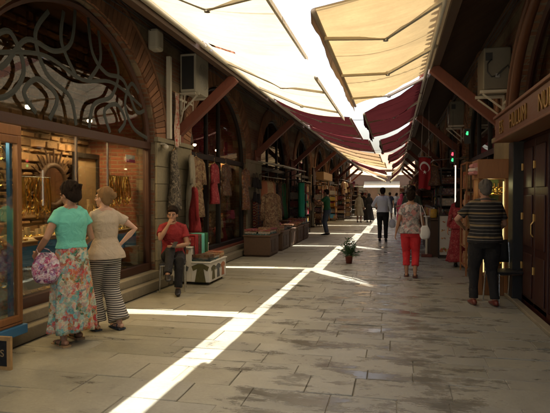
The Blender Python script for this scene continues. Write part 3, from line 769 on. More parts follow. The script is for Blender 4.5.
text_on('lettering','ES',.26,(xs-.008,8.10,2.41),(PI/2,0,-PI/2),'gold_letter',SG)
text_on('lettering','HULUM',.26,(xs-.008,7.42,2.41),(PI/2,0,-PI/2),'gold_letter',SG)
text_on('lettering','NUR',.26,(xs-.008,6.0,2.41),(PI/2,0,-PI/2),'gold_letter',SG)

# ------------------------------------------------------------------ lamps inside the shops (fixtures with a light each)
def lamp(x,y,z,power,label,colr=(1,.64,.30),r=.05,size=.12):
    T = thing('ceiling_spotlight',(x,y,z),label,'lamp','spotlights inside the shops')
    q = MB(); q.lathe([(.02,.10),(.045,.08),(.055,.0)],(x,y,z),12); make('lamp_housing', q, MT['black_plastic'], T)
    q = MB(); q.ell((x,y,z-.02),(.04,.04,.03)); make('bulb', q, MT['lamp_warm'], T, smooth=True)
    l = bpy.data.lights.new('lamp_light','SPOT'); l.spot_size = R(160); l.spot_blend = .5; l.energy = power*1.15; l.color = colr; l.shadow_soft_size = size
    o = bpy.data.objects.new('lamp_light', l); col.objects.link(o); o.parent = T; o.location=(0,0,-.12)
for i,(x,y,z,p) in enumerate([(-4.75,4.9,2.75,30),(-4.8,6.3,2.75,34),(-4.75,7.7,2.75,30)]):
    lamp(x,y,z,p,['spotlight in the jewellery window nearest the display case','spotlight above the sunburst mirror in the jewellery window','spotlight beside the brick side wall of the jewellery window'][i])
for i,(x,y,z,p) in enumerate([(-4.6,11.9,2.75,9),(-4.9,12.7,2.85,13),(-4.6,13.5,2.75,10)]):
    lamp(x,y,z,p,['nearest spotlight in the textile shop behind the seated man','middle spotlight in the textile shop behind the seated man','farthest spotlight in the textile shop behind the seated man'][i])
lamp(-4.9,17.6,2.7,4,'small lamp glowing among the orange clothes under the narrow shelf')
lamp(-4.6,29.2,2.8,40,'lamp in the brightly lit shop behind the two walking women',(1,.8,.45))
lamp(-4.6,34.9,2.8,40,'lamp in the farther shop past the two walking women',(1,.8,.45))
lamp(-4.6,23.4,2.8,6,'lamp in the shop behind the man in green')
lamp(2.4,7.9,2.1,1.0,'lamp behind the half-glazed red door on the right')
lamp(2.3,6.1,2.1,2.5,'lamp in the right-hand jewellery window under the carved sign',(1,.9,.5))
lamp(2.2,19.5,2.6,10,'lamp in the food stall behind the poster board',(1,.85,.7))
lamp(2.0,30,2.6,40,'bright lamp far down the right-hand stalls',(1,.7,.5))
# ------------------------------------------------------------------ goods: builders
def garment(name, loc, rz, w, h, m, label, cat='garment', group=None, sleeves=.5, flare=1.25, hanger=True, neck=True, depth=.06, parent=None):
    """a coat, dress or kaftan hanging free: shoulders, sleeves, folds; its face looks along local +Y"""
    T = thing(name, loc, label, cat, group, rz, world=False)
    def body(u, v):
        a = 2*PI*u; z = -h*v
        ww = w*.5*(1.0 if v < .12 else .80+ (flare-.80)*max(0,(v-.12)/.88)**1.2)
        if v < .12: ww = w*.5*(.28+.72*(v/.12)**.6)
        dd = depth*(.45+.8*v)*(1+.0)
        f = 1+.16*v*math.sin(a*7+v*2.5)+.08*v*math.sin(a*13+1)
        return (ww*math.cos(a), dd*math.sin(a)*f+.012*math.sin(v*9), z)
    b = MB(); b.grid(body, 40, 16, closed_u=True); make('fabric', b, m, T, smooth=True, solid=.006)
    if sleeves:
        for s in (-1,1):
            q = MB(); q.tube([(s*w*.36,0,-.05),(s*w*.52,.005,-.12),(s*(w*.58),.015,-.12-h*sleeves*.5),(s*(w*.60),.02,-.12-h*sleeves)],[(.05,.04),(.062,.045),(.07,.035),(.08,.035)],10)
            make('sleeve', q, m, T, smooth=True)
    if hanger:
        q = MB(); q.tube([(-w*.4,0,-.03),(0,0,.03),(w*.4,0,-.03)],.009,6); q.tube([(0,0,.03),(0,0,.07),(.025,0,.10),(0,0,.125),(-.02,0,.11)],.004,6)
        make('hanger', q, MT['pole_wood'], T)
    return T
def folded_stack(loc, rz, n, w, d, m, label, group='stacks of folded textiles', hh=.035):
    b = MB(); z = 0
    for i in range(n):
        h = hh*rs.uniform(.75,1.25); ww = w*rs.uniform(.88,1.04); dd = d*rs.uniform(.9,1.03); a = rs.uniform(-.09,.09); jx=rs.uniform(-.012,.012)
        rot = Matrix.Rotation(a,3,'Z')
        pr = [(math.cos(t)*.5, math.sin(t)) for t in [PI/2+PI*k/6 for k in range(7)]]
        ol = [(-ww/2+.5*h*math.cos(t)*1.0, .5*h*math.sin(t)) for t in [PI/2+PI*k/5 for k in range(6)]]+[(ww/2,-h*.45),(ww/2,h*.45)]
        o0 = len(b.v); b.prism([(x,zz) for x,zz in ol],'Y',-dd/2,dd/2)
        for q in range(o0,len(b.v)):
            p = rot@V(b.v[q]); b.v[q] = (p.x+jx, p.y, p.z+z+h/2)
        z += h
    rt = Matrix.Rotation(rz,3,'Z')
    b.v = [tuple(rt@V(p)+V(loc)) for p in b.v]
    return tag(make('folded_textiles', b, MT[m], loc=loc, bev=.004), label, 'textiles', group), z
def jewel_heap(mb, x0,x1,y0,y1,z,n,r=.012,mi=0):
    for i in range(n):
        x,y = rs.uniform(x0,x1), rs.uniform(y0,y1); k = rs.random()
        rot = Matrix.Rotation(rs.uniform(-.5,.5),3,'X')@Matrix.Rotation(rs.uniform(0,3),3,'Z')
        if k<.5: mb.torus((x,y,z+r*.8),r*rs.uniform(.8,1.6),r*.28,rot,8,4,mi)
        else: mb.ell((x,y,z+r*.5),(r*.6,r*.8,r*.6),rot,6,4,mi)
def bust(loc, rz, s=1.0, m='velvet_tan', label='', group='necklace busts in the jewellery window'):
    """flat velvet neck form standing in a window, strings of gold over it"""
    T = thing('necklace_bust', loc, label, 'display bust', group, rz, world=False)
    def sh(u, v):
        a=2*PI*u; z=v*.52*s
        ww=[.20,.215,.20,.16,.085,.055,.05]; i=min(5,int(v*6)); t=v*6-i; w_=(ww[i]*(1-t)+ww[i+1]*t)*s*.85
        return (w_*math.cos(a), .055*s*math.sin(a)*(1.0-.5*v)+ .06*s*(1-v)**2 -.05*s*v, z)
    b=MB(); b.grid(sh,18,12,closed_u=True); b.ell((0,-.05*s,.52*s),(.05*s,.03*s,.012*s)); make('neck_form', b, MT[m], T, smooth=True)
    for j,(zt,w_,dr) in enumerate(((.40,.075,.10),(.37,.10,.17),(.33,.13,.25))):
        q=MB(); pts=[]
        for i in range(15):
            t=i/14; x=-w_*s*math.cos(PI*t); zz=zt*s-dr*s*math.sin(PI*t)+(.03*s if i in(0,14) else 0); v=max(0,zz/(.52*s)); yy=.055*s*(1-.5*v)*math.sqrt(max(.05,1-(x/(.2*s))**2))+.06*s*(1-v)**2-.05*s*v+.012
            pts.append((x,yy,zz))
        q.tube(pts,.007*s,6)
        for i in range(2,13): q.ell((pts[i][0],pts[i][1]+.003,pts[i][2]-.012*s),(.011*s,.007*s,.016*s),None,7,5)
        make('gold_necklace', q, MT['gold'], T)
    return T
def chain_cluster(loc, label, n=16, w=.55, h=.55, along='Y'):
    """a bar hung with long looped gold chains"""
    T = thing('hanging_gold_chains', loc, label, 'jewellery', 'clusters of gold chains hanging in the window', 0, world=False)
    q=MB(); q.tube([(0,-w/2,0),(0,w/2,0)],.008,8); q.tube([(0,-w*.4,0),(0,-w*.4,.35)],.003,5); q.tube([(0,w*.4,0),(0,w*.4,.35)],.003,5); make('rail', q, MT['chrome'], T)
    q=MB()
    for i in range(n):
        y=-w/2+w*(i+.5)/n; hh=h*rs.uniform(.5,1); ww=rs.uniform(.03,.10); x=rs.uniform(-.04,.04)
        pts=[(x*(k/8),y-ww*math.sin(PI*min(1,k/12)*1.0)*(1 if k<12 else 1),-hh*math.sin(PI/2*k/12)) for k in range(0,13)]
        pts+= [(x,y+ww*math.sin(PI*(12-k)/12),-hh*math.sin(PI/2*(12-k)/12)) for k in range(1,13)]
        q.tube(pts,.0085,5)
        q.torus((x,y,-hh-.02),.022,.006,Matrix.Rotation(PI/2,3,'Y'),10,5); 
    make('chain', q, MT['gold'], T); return T
def copies(o, spots, labels):
    for (loc,rz),lb in zip(spots,labels): copy_tree(o, loc, rz, lb)

# ------------------------------------------------------------------ jewellery window (left, nearest arch)
xi = lambda d: X(-1,d)
rw = MB()       # rough rubble wall at its back: individual bulging stones
y_=4.2; z=.1
while z<4.2:
    h=rs.uniform(.065,.15); y_=4.0+rs.uniform(0,.1)
    while y_<8.5:
        l=rs.uniform(.10,.38); y2=min(y_+l,8.55)
        if y2-y_>.07:
            p=rs.uniform(0,.05); a,b_=y_+.008,y2-.008; zz0,zz1=z+.007,z+h-.007; k=.022
            x0=xi(1.30); x1=xi(1.245-p)
            jit=lambda: rs.uniform(-.012,.012)
            rw.add([(x0,a,zz0),(x0,b_,zz0),(x0,b_,zz1),(x0,a,zz1)]+[(x1+jit()*.6,a+k+jit(),zz0+k*.7+jit()*.5),(x1+jit()*.6,b_-k+jit(),zz0+k*.7+jit()*.5),(x1+jit()*.6,b_-k+jit(),zz1-k*.7+jit()*.5),(x1+jit()*.6,a+k+jit(),zz1-k*.7+jit()*.5)],[(4,5,6,7),(0,1,5,4),(1,2,6,5),(2,3,7,6),(3,0,4,7)])
        y_=y2
    z+=h
make('rubble_wall', rw, MT['rough_stone'], BL, bev=.006)
mat('lime_mortar',(.20,.135,.075),.95,0,.4,7,.7,30); rm=MB(); rm.box(xi(1.298),xi(1.262),4.0,8.56,.05,4.3); make('mortar_bed', rm, MT['lime_mortar'], BL)
rb = MB(); rb.box(xi(1.30),xi(1.45),4.0,8.8,0,4.35); make('shop_divider', rb, MT['inner_brick'], BL)
ct = thing('display_counter', (xi(.55),6.3,.05), 'blue-fronted jewellery counter with tan top inside the nearest window', 'counter')
b=MB()
def zig(y): return .30 if y<5.9 else (.30+.42*(y-5.9)/.5 if y<6.4 else .72)
poly=[(xi(.26),4.4),(xi(.26),5.75),(xi(.62),6.15),(xi(.62),6.75),(xi(.26),7.15),(xi(.26),8.3),(xi(1.15),8.3),(xi(1.15),4.4)]
b.prism(poly,'Z',.94,.985); make('counter_top', b, MT['cabinet_wood'], ct, bev=.008)
b=MB()
for i in range(5):
    p,q_=poly[i],poly[i+1]; b.prism([p,q_,(q_[0]-.03,q_[1]),(p[0]-.03,p[1])],'Z',.70,.937)
make('blue_fascia', b, MT['blue_paint'], ct)
b=MB(); b.prism([(x+(-.02 if x>xi(1) else 0),y) for x,y in poly],'Z',.987,.995); make('tray_lining', b, MT['cream_card'], ct)
b=MB(); b.box(xi(.20),xi(1.2),4.36,8.36,.28,.33); make('window_floor', b, MT['cabinet_wood'], ct)
b=MB(); b.box(xi(1.12),xi(1.16),4.4,8.3,.33,.70); make('back_panel', b, MT['cabinet_wood'], ct)
b=MB(); b.box(xi(.24),xi(.50),4.5,8.2,.545,.553); make('glass_shelf', b, MT['case_glass'], ct)
jt = thing('jewellery_trays', (xi(.5),6.3,.996), 'rows of small gold pieces laid on the blue-fronted counter', 'jewellery')
for (x0,x1,y0,y1) in ((.30,.60,4.5,5.7),(.68,1.0,5.9,7.0),(.30,.60,7.2,8.2)):
    q=MB(); jewel_heap(q,xi(x1),xi(x0),y0,y1,.997,170,.016); make('gold_pieces', q, MT['gold'], jt)
    q=MB()
    for i in range(int((y1-y0)/.11)):
        yy=y0+.05+i*.11; q.box(xi(x0+.05),xi(x0+.10),yy,yy+.06,.997,1.06+.03*(i%3))
    make('display_card', q, MT['cream_card'], jt)
jr = thing('loose_jewellery', (xi(.4),6.3,.331), 'loose gold pieces scattered on the low window floor', 'jewellery')
q=MB(); jewel_heap(q,xi(.50),xi(.22),4.5,8.2,.332,190,.018); make('gold_pieces', q, MT['gold_dull'], jr)
bx=[(5.05,.95),(5.38,1.05),(5.75,.9),(6.15,1.0),(6.55,.95),(6.95,1.0),(7.3,1.1),(7.62,1.1),(7.95,1.05)]
nm=['nearest','second','third','fourth','fifth','sixth','seventh','eighth','farthest']
for i,(yy,s_) in enumerate(bx):
    bust((xi(.62+.05*(i%2)),yy,.332),-PI/2+.15,s_,'velvet_tan' if i%3 else 'velvet_black','%s necklace bust in the row on the low window floor'%nm[i])
for i,(yy,m_) in enumerate(((5.15,'velvet_tan'),(5.45,'velvet_black'),(7.9,'velvet_tan'))):
    bust((xi(.86),yy,.998),-PI/2,.9,m_,['tan necklace bust on the counter nearest the display case','black necklace bust on the counter beside the tan one','tan necklace bust at the far end of the counter'][i])
chain_cluster((xi(.50),6.02,1.78),'tangle of looped gold chains hanging left of the sunburst mirror',20,.62,.50)
chain_cluster((xi(.40),7.98,1.86),'tangle of looped gold chains hanging by the brick side wall',20,.70,.50)
sm = thing('sunburst_mirror', (xi(1.2),7.35,1.70), 'dark carved sunburst mirror hanging on the rubble wall', 'mirror')
q=MB(); xm=xi(1.17)
for i in range(34):
    a=2*PI*i/34; r1=.50 if i%2 else .58; da=.07
    q.prism([(7.35+.33*math.cos(a-da),1.70+.33*math.sin(a-da)),(7.35+.33*math.cos(a+da),1.70+.33*math.sin(a+da)),(7.35+r1*math.cos(a+.05),1.70+r1*math.sin(a+.05))],'X',xm-.015,xm+.01)
make('rays', q, MT['dark_timber'], sm)
q=MB(); q.torus((xm,7.35,1.70),.31,.045,Matrix.Rotation(PI/2,3,'Y'),32,8); make('rim', q, MT['dark_timber'], sm, smooth=True)
mat('mirror',(.5,.5,.5),.05,1,.02)
q=MB(); q.tube([(xm-.01,7.35,1.70),(xm+.015,7.35,1.70)],.28,32); make('mirror_glass', q, MT['mirror'], sm)
bo = thing('wall_basket', (xi(1.15),5.75,2.0), 'dark pointed wooden cage hanging on the rubble wall', 'ornament')
q=MB(); q.prism([(5.55,1.82),(5.95,1.82),(5.97,2.15),(5.75,2.33),(5.53,2.15)],'X',xi(1.14),xi(.98)); make('box', q, MT['dark_timber'], bo, bev=.01)
q=MB(); q.tube([(xi(1.05),5.95,2.1),(xi(1.05),6.1,2.2),(xi(1.05),6.2,2.1),(xi(1.05),6.18,2.0)],.012,6); make('hook', q, MT['iron'], bo)
fm = thing('picture_frame', (xi(1.15),8.0,1.1), 'dark framed panel leaning on the rubble wall behind the woman in beige', 'frame')
q=MB()
for a in ((7.75,7.83,1.0,2.25),(8.42,8.50,1.0,2.25)): q.box(xi(1.10),xi(1.04),a[0],a[1],a[2],a[3])
q.box(xi(1.10),xi(1.04),7.83,8.42,2.17,2.25); q.box(xi(1.10),xi(1.04),7.83,8.42,1.0,1.08); make('frame', q, MT['iron'], fm)
q=MB(); q.box(xi(1.10),xi(1.08),7.83,8.42,1.08,2.17); make('panel', q, MT['velvet_tan'], fm)
cd = thing('pink_card', (xi(.45),8.0,2.12), 'small pink and white card stuck high in the jewellery window', 'card')
q=MB(); q.box(xi(.2),xi(.21),7.85,8.15,2.08,2.20); make('card', q, MT['poster_white'], cd)
q=MB(); q.box(xi(.192),xi(.198),7.85,8.15,2.08,2.13); make('pink_band', q, MT['pink_cotton'], cd)

# display case against the wall at the far left
dc = thing('display_case', (-3.82,4.2,.15), 'wooden jewellery display case with blue lining at the left edge', 'display case')
x0,x1,y0,y1=-4.0+.003,-3.66,3.55,4.70
b=MB()
for yy in (y0,y1-.06):
    for xx in (x0,x1-.06): b.box(xx,xx+.06,yy,yy+.06,.28,2.14)
b.box(x0,x1,y0,y1,2.14,2.24); b.box(x0,x1,y0,y1,.25,.28); b.box(x0-.0,x0+.02,y0+.06,y1-.06,.28,2.14)
b.box(x1-.05,x1+.003,y0+.06,y1-.06,2.06,2.137); b.box(x1-.05,x1+.003,y0+.06,y1-.06,.283,.35); b.box(x1-.05,x1-.002,4.10,4.15,.35,2.06)
make('carcass', b, MT['cabinet_wood'], dc, bev=.008)
b=MB(); b.box(x0+.02,x0+.035,y0+.06,y1-.06,.29,2.13); b.box(x1-.10,x1-.065,y0+.06,y0+.10,.29,2.12); b.box(x1-.10,x1-.062,y1-.10,y1-.062,.29,2.12); make('blue_lining', b, MT['blue_paint'], dc)
b=MB(); b.box(x0,x1+.03,y0-.01,y1+.03,.155,.248); make('blue_base', b, MT['blue_paint'], dc, bev=.006)
for i,z in enumerate((.62,.95,1.28,1.62,1.88)):
    b=MB(); b.box(x0+.04,x1-.08,y0+.07,y1-.07,z,z+.008); sh=make('shelf', b, MT['case_glass'], dc)
    q=MB(); jewel_heap(q,x0+.08,x1-.10,y0+.1,y1-.1,z+.009,60,.02)
    for j in range(8):
        yy=y0+.15+j*.12; q.tube([(x1-.13,yy,z+.01),(x1-.13,yy,z+.12+.05*(j%3))],.012,6); q.torus((x1-.12,yy,z+.10),.035,.008,Matrix.Rotation(PI/2,3,'Y'),12,5)
    make('gold_pieces', q, MT['gold'], sh)
b=MB(); b.box(x1-.03,x1-.024,y0+.06,y1-.06,.35,2.06); b.box(x0+.04,x1-.06,y1-.03,y1-.024,.29,2.13); make('glass', b, MT['case_glass'], dc)
b=MB(); b.tube([(x1-.12,y0+.1,2.10),(x1-.12,y1-.1,2.10)],.012,8); make('strip_lamp', b, MT['strip_gold'], dc)
for yy in (y0+.08,y1-.10):
    b=MB(); b.box(x0+.03,x0+.10,yy,yy+.05,-.0,.155); make('leg', b, MT['iron'], dc)
for i,(yy,z,m_) in enumerate(((4.52,1.29,'velvet_tan'),(4.50,.96,'velvet_tan'),(4.50,.63,'velvet_black'))):
    bust((-3.86,yy,z),-PI/2,.55,m_,['tan bust on the middle shelf of the display case','tan bust on the lower shelf of the display case','black bust on the lowest shelf of the display case'][i],'busts in the display case')
l = bpy.data.lights.new('case_light','AREA'); l.energy=2.5; l.color=(1,.8,.5); l.shape='RECTANGLE'; l.size=.1; l.size_y=.9
o = bpy.data.objects.new('case_light', l); col.objects.link(o); o.parent=dc; o.location=V((x1-.12,4.12,2.08))-V((-3.82,4.2,.15))
fb = thing('framed_board', (-3.5,4.05,0), 'small dark board with a red emblem in a wooden frame on the ground', 'sign')
b=MB(); yb=4.05; tl=.05
for (xa,xb,za,zb) in ((-3.75,-3.29,.0,.035),(-3.75,-3.29,.265,.30),(-3.75,-3.715,.035,.265),(-3.325,-3.29,.035,.265)): b.box(xa,xb,yb,yb+.03,za,zb)
make('frame', b, MT['pole_wood'], fb)
b=MB(); b.box(-3.714,-3.326,yb+.012,yb+.02,.036,.264); make('panel', b, MT['black_cloth'], fb)
b=MB(); b.tube([(-3.53,yb+.006,.16),(-3.53,yb+.011,.16)],.07,24); make('red_disc', b, MT['flag_red'], fb)
text_on('lettering','&S',.09,(-3.46,yb+.010,.12),(PI/2,0,0),'velvet_tan',fb,.002)

# ------------------------------------------------------------------ things hung on the stone pier
def hang(name,y,xd,z,rz,w,h,m,label,**k): return garment(name,(X(-1,-xd),y,z),rz,w,h,m,label,'garment','clothes hanging outside the shops on the left',**k)
hang('hanging_dress',9.02,.13,2.36,PI/2+.25,.46,1.08,MT['zebra_print'],'black and cream patterned dress hanging on the stone pier',sleeves=0,flare=1.15,depth=.10)
hang('hanging_kaftan',9.75,.16,2.32,-PI/2+.3,.42,1.45,MT['khaki_coat'],'pale long kaftan hanging beside the black and cream dress',sleeves=.30,flare=1.1,depth=.10)
hang('hanging_jacket',9.55,.30,1.70,-PI/2+.5,.40,.85,MT['red_cotton'],'red garment hanging low behind the white display unit',sleeves=.6,flare=1.2,depth=.09)
bn = thing('cloth_banner',(X(-1,-.1),9.22,3.4),'narrow white and red patterned cloth hanging from the air conditioner bracket','banner')
floral('banner_print',[(.60,.52,.42),(.45,.05,.04),(.60,.52,.42),(.50,.30,.22)],18)
b=MB(); b.grid(lambda u,v:(X(-1,-.09-.015*math.sin(v*7+u*3)),9.14+.20*u+.01*math.sin(v*6),3.42-1.0*v),6,20); make('cloth', b, MT['banner_print'], bn, smooth=True, solid=.004)
b=MB(); b.tube([(X(-1,-.09),9.10,3.43),(X(-1,-.09),9.38,3.43)],.01,6); make('rod', b, MT['pole_wood'], bn)

# white display unit
du = thing('display_unit',(-3.45,9.1,0),'white stepped display unit on castors with pictures of kaftans','display unit')
mat('unit_white',(.72,.70,.63),.5,0,.1,3)
b=MB(); b.box(-3.82,-3.42,8.68,9.55,.05,.63); b.box(-3.418,-3.08,8.66,9.56,.05,.38); b.box(-3.84,-3.41,8.65,9.57,.632,.655); b.box(-3.415,-3.06,8.64,9.58,.382,.402)
make('box', b, MT['unit_white'], du, bev=.006)
for (xx,yy) in ((-3.76,8.74),(-3.14,8.74),(-3.14,9.48),(-3.76,9.48)):
    b=MB(); b.tube([(xx-.01,yy,.025),(xx+.01,yy,.025)],.025,12); b.box(xx-.015,xx+.015,yy-.012,yy+.012,.03,.052); make('castor', b, MT['black_plastic'], du)
def kaftan_pic(cx,cz,s,ax,pos,m,neg=1):
    pts=[(-.045,.16),(.045,.16),(.16,.11),(.13,.03),(.06,.07),(.10,-.16),(-.10,-.16),(-.06,.07),(-.13,.03),(-.16,.11)]
    b=MB(); b.prism([(cx+x*s,cz+z*s) for x,z in pts],ax,pos-.002,pos+.002); make('kaftan_picture', b, m, du)
mat('pic_orange',(.45,.17,.08),.6); mat('pic_olive',(.10,.09,.03),.6,0,.5,30); mat('pic_grey',(.10,.11,.11),.6,0,.4,30)
kaftan_pic(-3.60,.50,.85,'Y',8.675,MT['pic_orange']); kaftan_pic(-3.62,.20,.95,'Y',8.675,MT['pic_grey']); kaftan_pic(-3.25,.21,1.0,'Y',8.655,MT['pic_olive'])
for i in range(3): kaftan_pic(8.85+.26*i,.21,.75,'X',-3.076,[MT['pic_olive'],MT['pic_grey'],MT['pic_orange']][i])
i=0
for (xx,yy,z,n,m_,lb) in ((-3.62,8.85,.657,4,'goods','stack of folded cloth on the tall half of the white unit'),(-3.62,9.25,.657,5,'goods_dark','dark folded stack at the far end of the tall half of the white unit'),
    (-3.25,8.82,.404,3,'goods_dark','dark folded scarves on the near end of the low step of the white unit'),(-3.24,9.12,.404,3,'goods','folded scarves in the middle of the low step of the white unit'),(-3.24,9.40,.404,3,'goods_warm','red and cream folded scarves at the far end of the low step')):
    folded_stack((xx,yy,z),0,n,.30,.24,m_,lb)
for i,(yy,m_,lb) in enumerate(((8.82,'red_cotton','red shawl'),(8.98,'goods_dark','blue-black shawl'),(9.14,'teal_cotton','teal shawl'),(9.32,'green_cotton','green shawl'))):
    mm=MT[m_]; T=thing('draped_shawl',(-3.40,yy,.66),lb+' draped over the edge of the white display unit','shawl','shawls draped over the white unit')
    b=MB(); b.grid(lambda u,v:(-3.60+.22*min(1,v*2)+ (.006*math.sin(u*9)),yy-.07+.14*u,.845-.0*v-(0 if v<.5 else (v-.5)*2*.40)+.006*math.sin(u*14)),10,14); make('cloth', b, mm, T, smooth=True, solid=.012)
    b=MB(); b.box(-3.60,-3.39,yy-.06,yy+.06,.657,.835); make('folded_pile', b, mm, T, bev=.02)

# ------------------------------------------------------------------ second shop on the left: textiles behind glass
b=MB(); b.box(X(-1,-.06),X(-1,.30),11.4,14.15,.272,.31); make('red_sill', b, MT['red_timber'], BL)
sh = thing('textile_shelves',(xi(1.6),12.7,.05),'warm-lit shelves of folded cloth in the second shop on the left','shelves')
b=MB()
for z in (.45,.85,1.25,1.65,2.05): b.box(xi(1.85),xi(1.45),11.0,14.1,z,z+.03)
for yy in (11.0,12.05,13.1,14.07): b.box(xi(1.85),xi(1.46),yy,yy+.03,.05,2.3)
make('shelf_boards', b, MT['cabinet_wood'], sh)
b=MB(); b.box(xi(1.95),xi(1.87),10.9,14.2,.05,2.9); make('back_board', b, MT['cream_card'], sh)
for i,(yy) in enumerate((11.25,11.65,12.35,12.75,13.35,13.75)):
    for j,z in enumerate((.48,.88,1.28,1.68)):
        folded_stack((xi(1.64),yy,z),0,6,.32,.28,'goods_warm' if (i+j)%3 else 'goods','folded stack in column %s and shelf %s of the warm-lit textile shelves'%(['one','two','three','four','five','six'][i],['one','two','three','four'][j]),'folded cloth on the warm-lit shelves',.042)
nl=['nearest','second','third','fourth','fifth','sixth','seventh','eighth']
for i,(yy,xd,z,w,h,m_) in enumerate(((11.75,.45,2.05,.34,.62,'goods_warm'),(12.05,.5,1.55,.36,.6,'red_cotton'),(12.55,.42,1.95,.42,.8,'khaki_coat'),(12.95,.45,1.45,.42,.7,'brown_print'),(13.35,.42,2.0,.42,.85,'goods'),(13.75,.45,1.9,.4,.8,'zebra_print'),(11.7,.48,1.35,.34,.6,'red_print'))):
    garment('window_garment',(xi(xd),yy,z),-PI/2+rs.uniform(-.3,.3),w,h,MT[m_],['gold blouse nearest the door of the textile shop','red blouse under the gold one in the textile shop','khaki tunic with scarf in the textile shop window','brown patterned tunic low in the textile shop window','many-coloured tunic in the textile shop window','black and cream tunic at the far side of the textile window','dark red tunic lowest by the door of the textile shop'][i],'garment','garments in the textile shop window',sleeves=.35)
# two pale torsos in the arch
for i,(yy,z,w,m_) in enumerate(((10.75,3.2,.42,'white_cotton'),(12.75,3.25,.40,'beige_linen'))):
    garment('hanging_vest',(xi(.3),yy,z),-PI/2,w,.55,MT[m_],['white vest hanging high behind the arched glass','embroidered beige vest with dark collar behind the arched glass'][i],'garment','vests behind the arched glass',sleeves=0,flare=.9)
mn=None
for i,(yy,m_) in enumerate(((12.3,'brown_print'),(13.2,'red_print'),(13.8,'goods_dark'))):
    b=MB(); b.ell((xi(.55),yy,.50),(.20,.24,.20),None,14,9); tag(make('cushion', b, MT[m_], loc=(xi(.55),yy,.32), smooth=True), ['brown patterned cushion','dark red patterned cushion','dark mixed cushion'][i]+' on the low floor of the textile window','cushion','cushions in the textile window')
# mannequin with patterned coat on a wooden post
ms = thing('coat_stand',(-3.30,14.25,0),'wooden post stand carrying the long patterned coat','clothes stand')
b=MB(); b.tube([(-3.30,14.25,.03),(-3.30,14.25,1.55)],.028,10); make('post', b, MT['pole_wood'], ms)
b=MB(); b.lathe([(.17,0),(.17,.025),(.03,.04)],(-3.30,14.25,0),18); make('base', b, MT['pole_wood'], ms)
garment('patterned_coat',(-3.30,14.25,1.60),-PI/2-.7,.50,1.12,MT['brown_print'],'long brown flower-patterned coat on a wooden post',group=None,sleeves=.55,flare=1.2,depth=.13)
# dark bags hanging on the second pier
for i,(yy,z,s_) in enumerate(((14.5,2.15,1),(14.8,2.18,1.1),(15.1,2.12,1),(14.6,1.75,1),(15.0,1.72,1.1))):
    T=thing('hanging_bag',(X(-1,-.16),yy,z-.4),['upper near black bag','upper middle black bag','upper far black bag','lower near black bag','lower far black bag'][i]+' hanging on the pier above the patterned coat','bag','black bags hanging on the pier')
    b=MB(); x_=X(-1,-.16)
    b.grid(lambda u,v:(x_+.07*math.sin(2*PI*u)*(1-.45*v),yy+.13*s_*math.cos(2*PI*u)*(1-.25*v),z-.38*s_+.26*s_*v),16,6,closed_u=True); b.box(x_-.05,x_+.05,yy-.1,yy+.1,z-.385*s_,z-.37*s_); make('pouch', b, MT['black_cloth'], T, smooth=True)
    b=MB(); b.tube([(x_,yy-.09,z-.13),(x_,yy-.05,z),(x_,yy+.05,z),(x_,yy+.09,z-.13)],.008,6); make('strap', b, MT['leather_black'], T)

# ------------------------------------------------------------------ row of low chests with textiles, further left-hand shops
cl=['nearest dark wooden chest in the row of textile chests','second wooden chest in the row, behind the patterned coat','third wooden chest in the row','fourth wooden chest in the row','farthest wooden chest in the row under the green cloths']
for i,yy in enumerate((13.05+.0,14.95,16.15,17.35,18.55)):
    if i==0: y0,y1=12.95,13.95
    else: y0,y1=yy-.5,yy+.5
    T=thing('wooden_chest',(-3.35,(y0+y1)/2,0),cl[i],'chest','wooden chests in front of the shops')
    b=MB(); b.box(-3.70,-3.02,y0,y1,.04,.50); b.box(-3.73,-2.99,y0-.02,y1+.02,.502,.54); make('box', b, MT['box_wood'], T, bev=.01)
    b=MB()
    b.box(-3.68,-3.04,y0+.03,y1-.03,.0,.037)
    for y2 in (y0+.1,(y0+y1)/2+.03): b.box(-3.02,-3.008,y2,y2+.36,.12,.42)
    make('panels', b, MT['dark_timber'], T)
    for j,(dx,dy) in enumerate(((-.18,-.25),(-.18,.22),(.14,-.25),(.14,.22))):
        folded_stack((-3.36+dx,(y0+y1)/2+dy,.542),rs.uniform(-.2,.2),rs.choice((2,3,4,5)),.30,.38,rs.choice(('goods','goods_dark','goods_warm')),'folded textiles at the %s %s corner of the %s'%(['inner','inner','outer','outer'][j],['near','far','near','far'][j],cl[i].split(' in the')[0]),'folded textiles on the wooden chests')
ledge = thing('narrow_canopy',(X(-1,-.4),16.9,2.42),'narrow pale sheet canopy over the shop with orange clothes','canopy')
b=MB(); b.add([(X(-1,-.02),15.3,2.56),(X(-1,-.85),15.3,2.40),(X(-1,-.85),19.3,2.40),(X(-1,-.02),19.3,2.56)],[(0,1,2,3)]); make('sheet', b, MT['ac_white'], ledge, solid=.03)
for yy in (15.5,17.3,19.1):
    b=MB(); b.beam((X(-1,-.03),yy,2.15),(X(-1,-.8),yy,2.385),.03,.03); make('bracket', b, MT['iron'], ledge)
def rail(side,y0,y1,d,z,label):
    T=thing('clothes_rail',(X(side,-d),(y0+y1)/2,z),label,'rail','rails of clothes')
    b=MB(); b.tube([(X(side,-d),y0,z),(X(side,-d),y1,z)],.014,8); make('bar', b, MT['steel'], T)
    for yy in (y0+.05,y1-.05):
        b=MB(); b.tube([(X(side,-d),yy,z),(X(side,.0),yy,z+.06)],.01,6); make('bracket', b, MT['steel'], T)
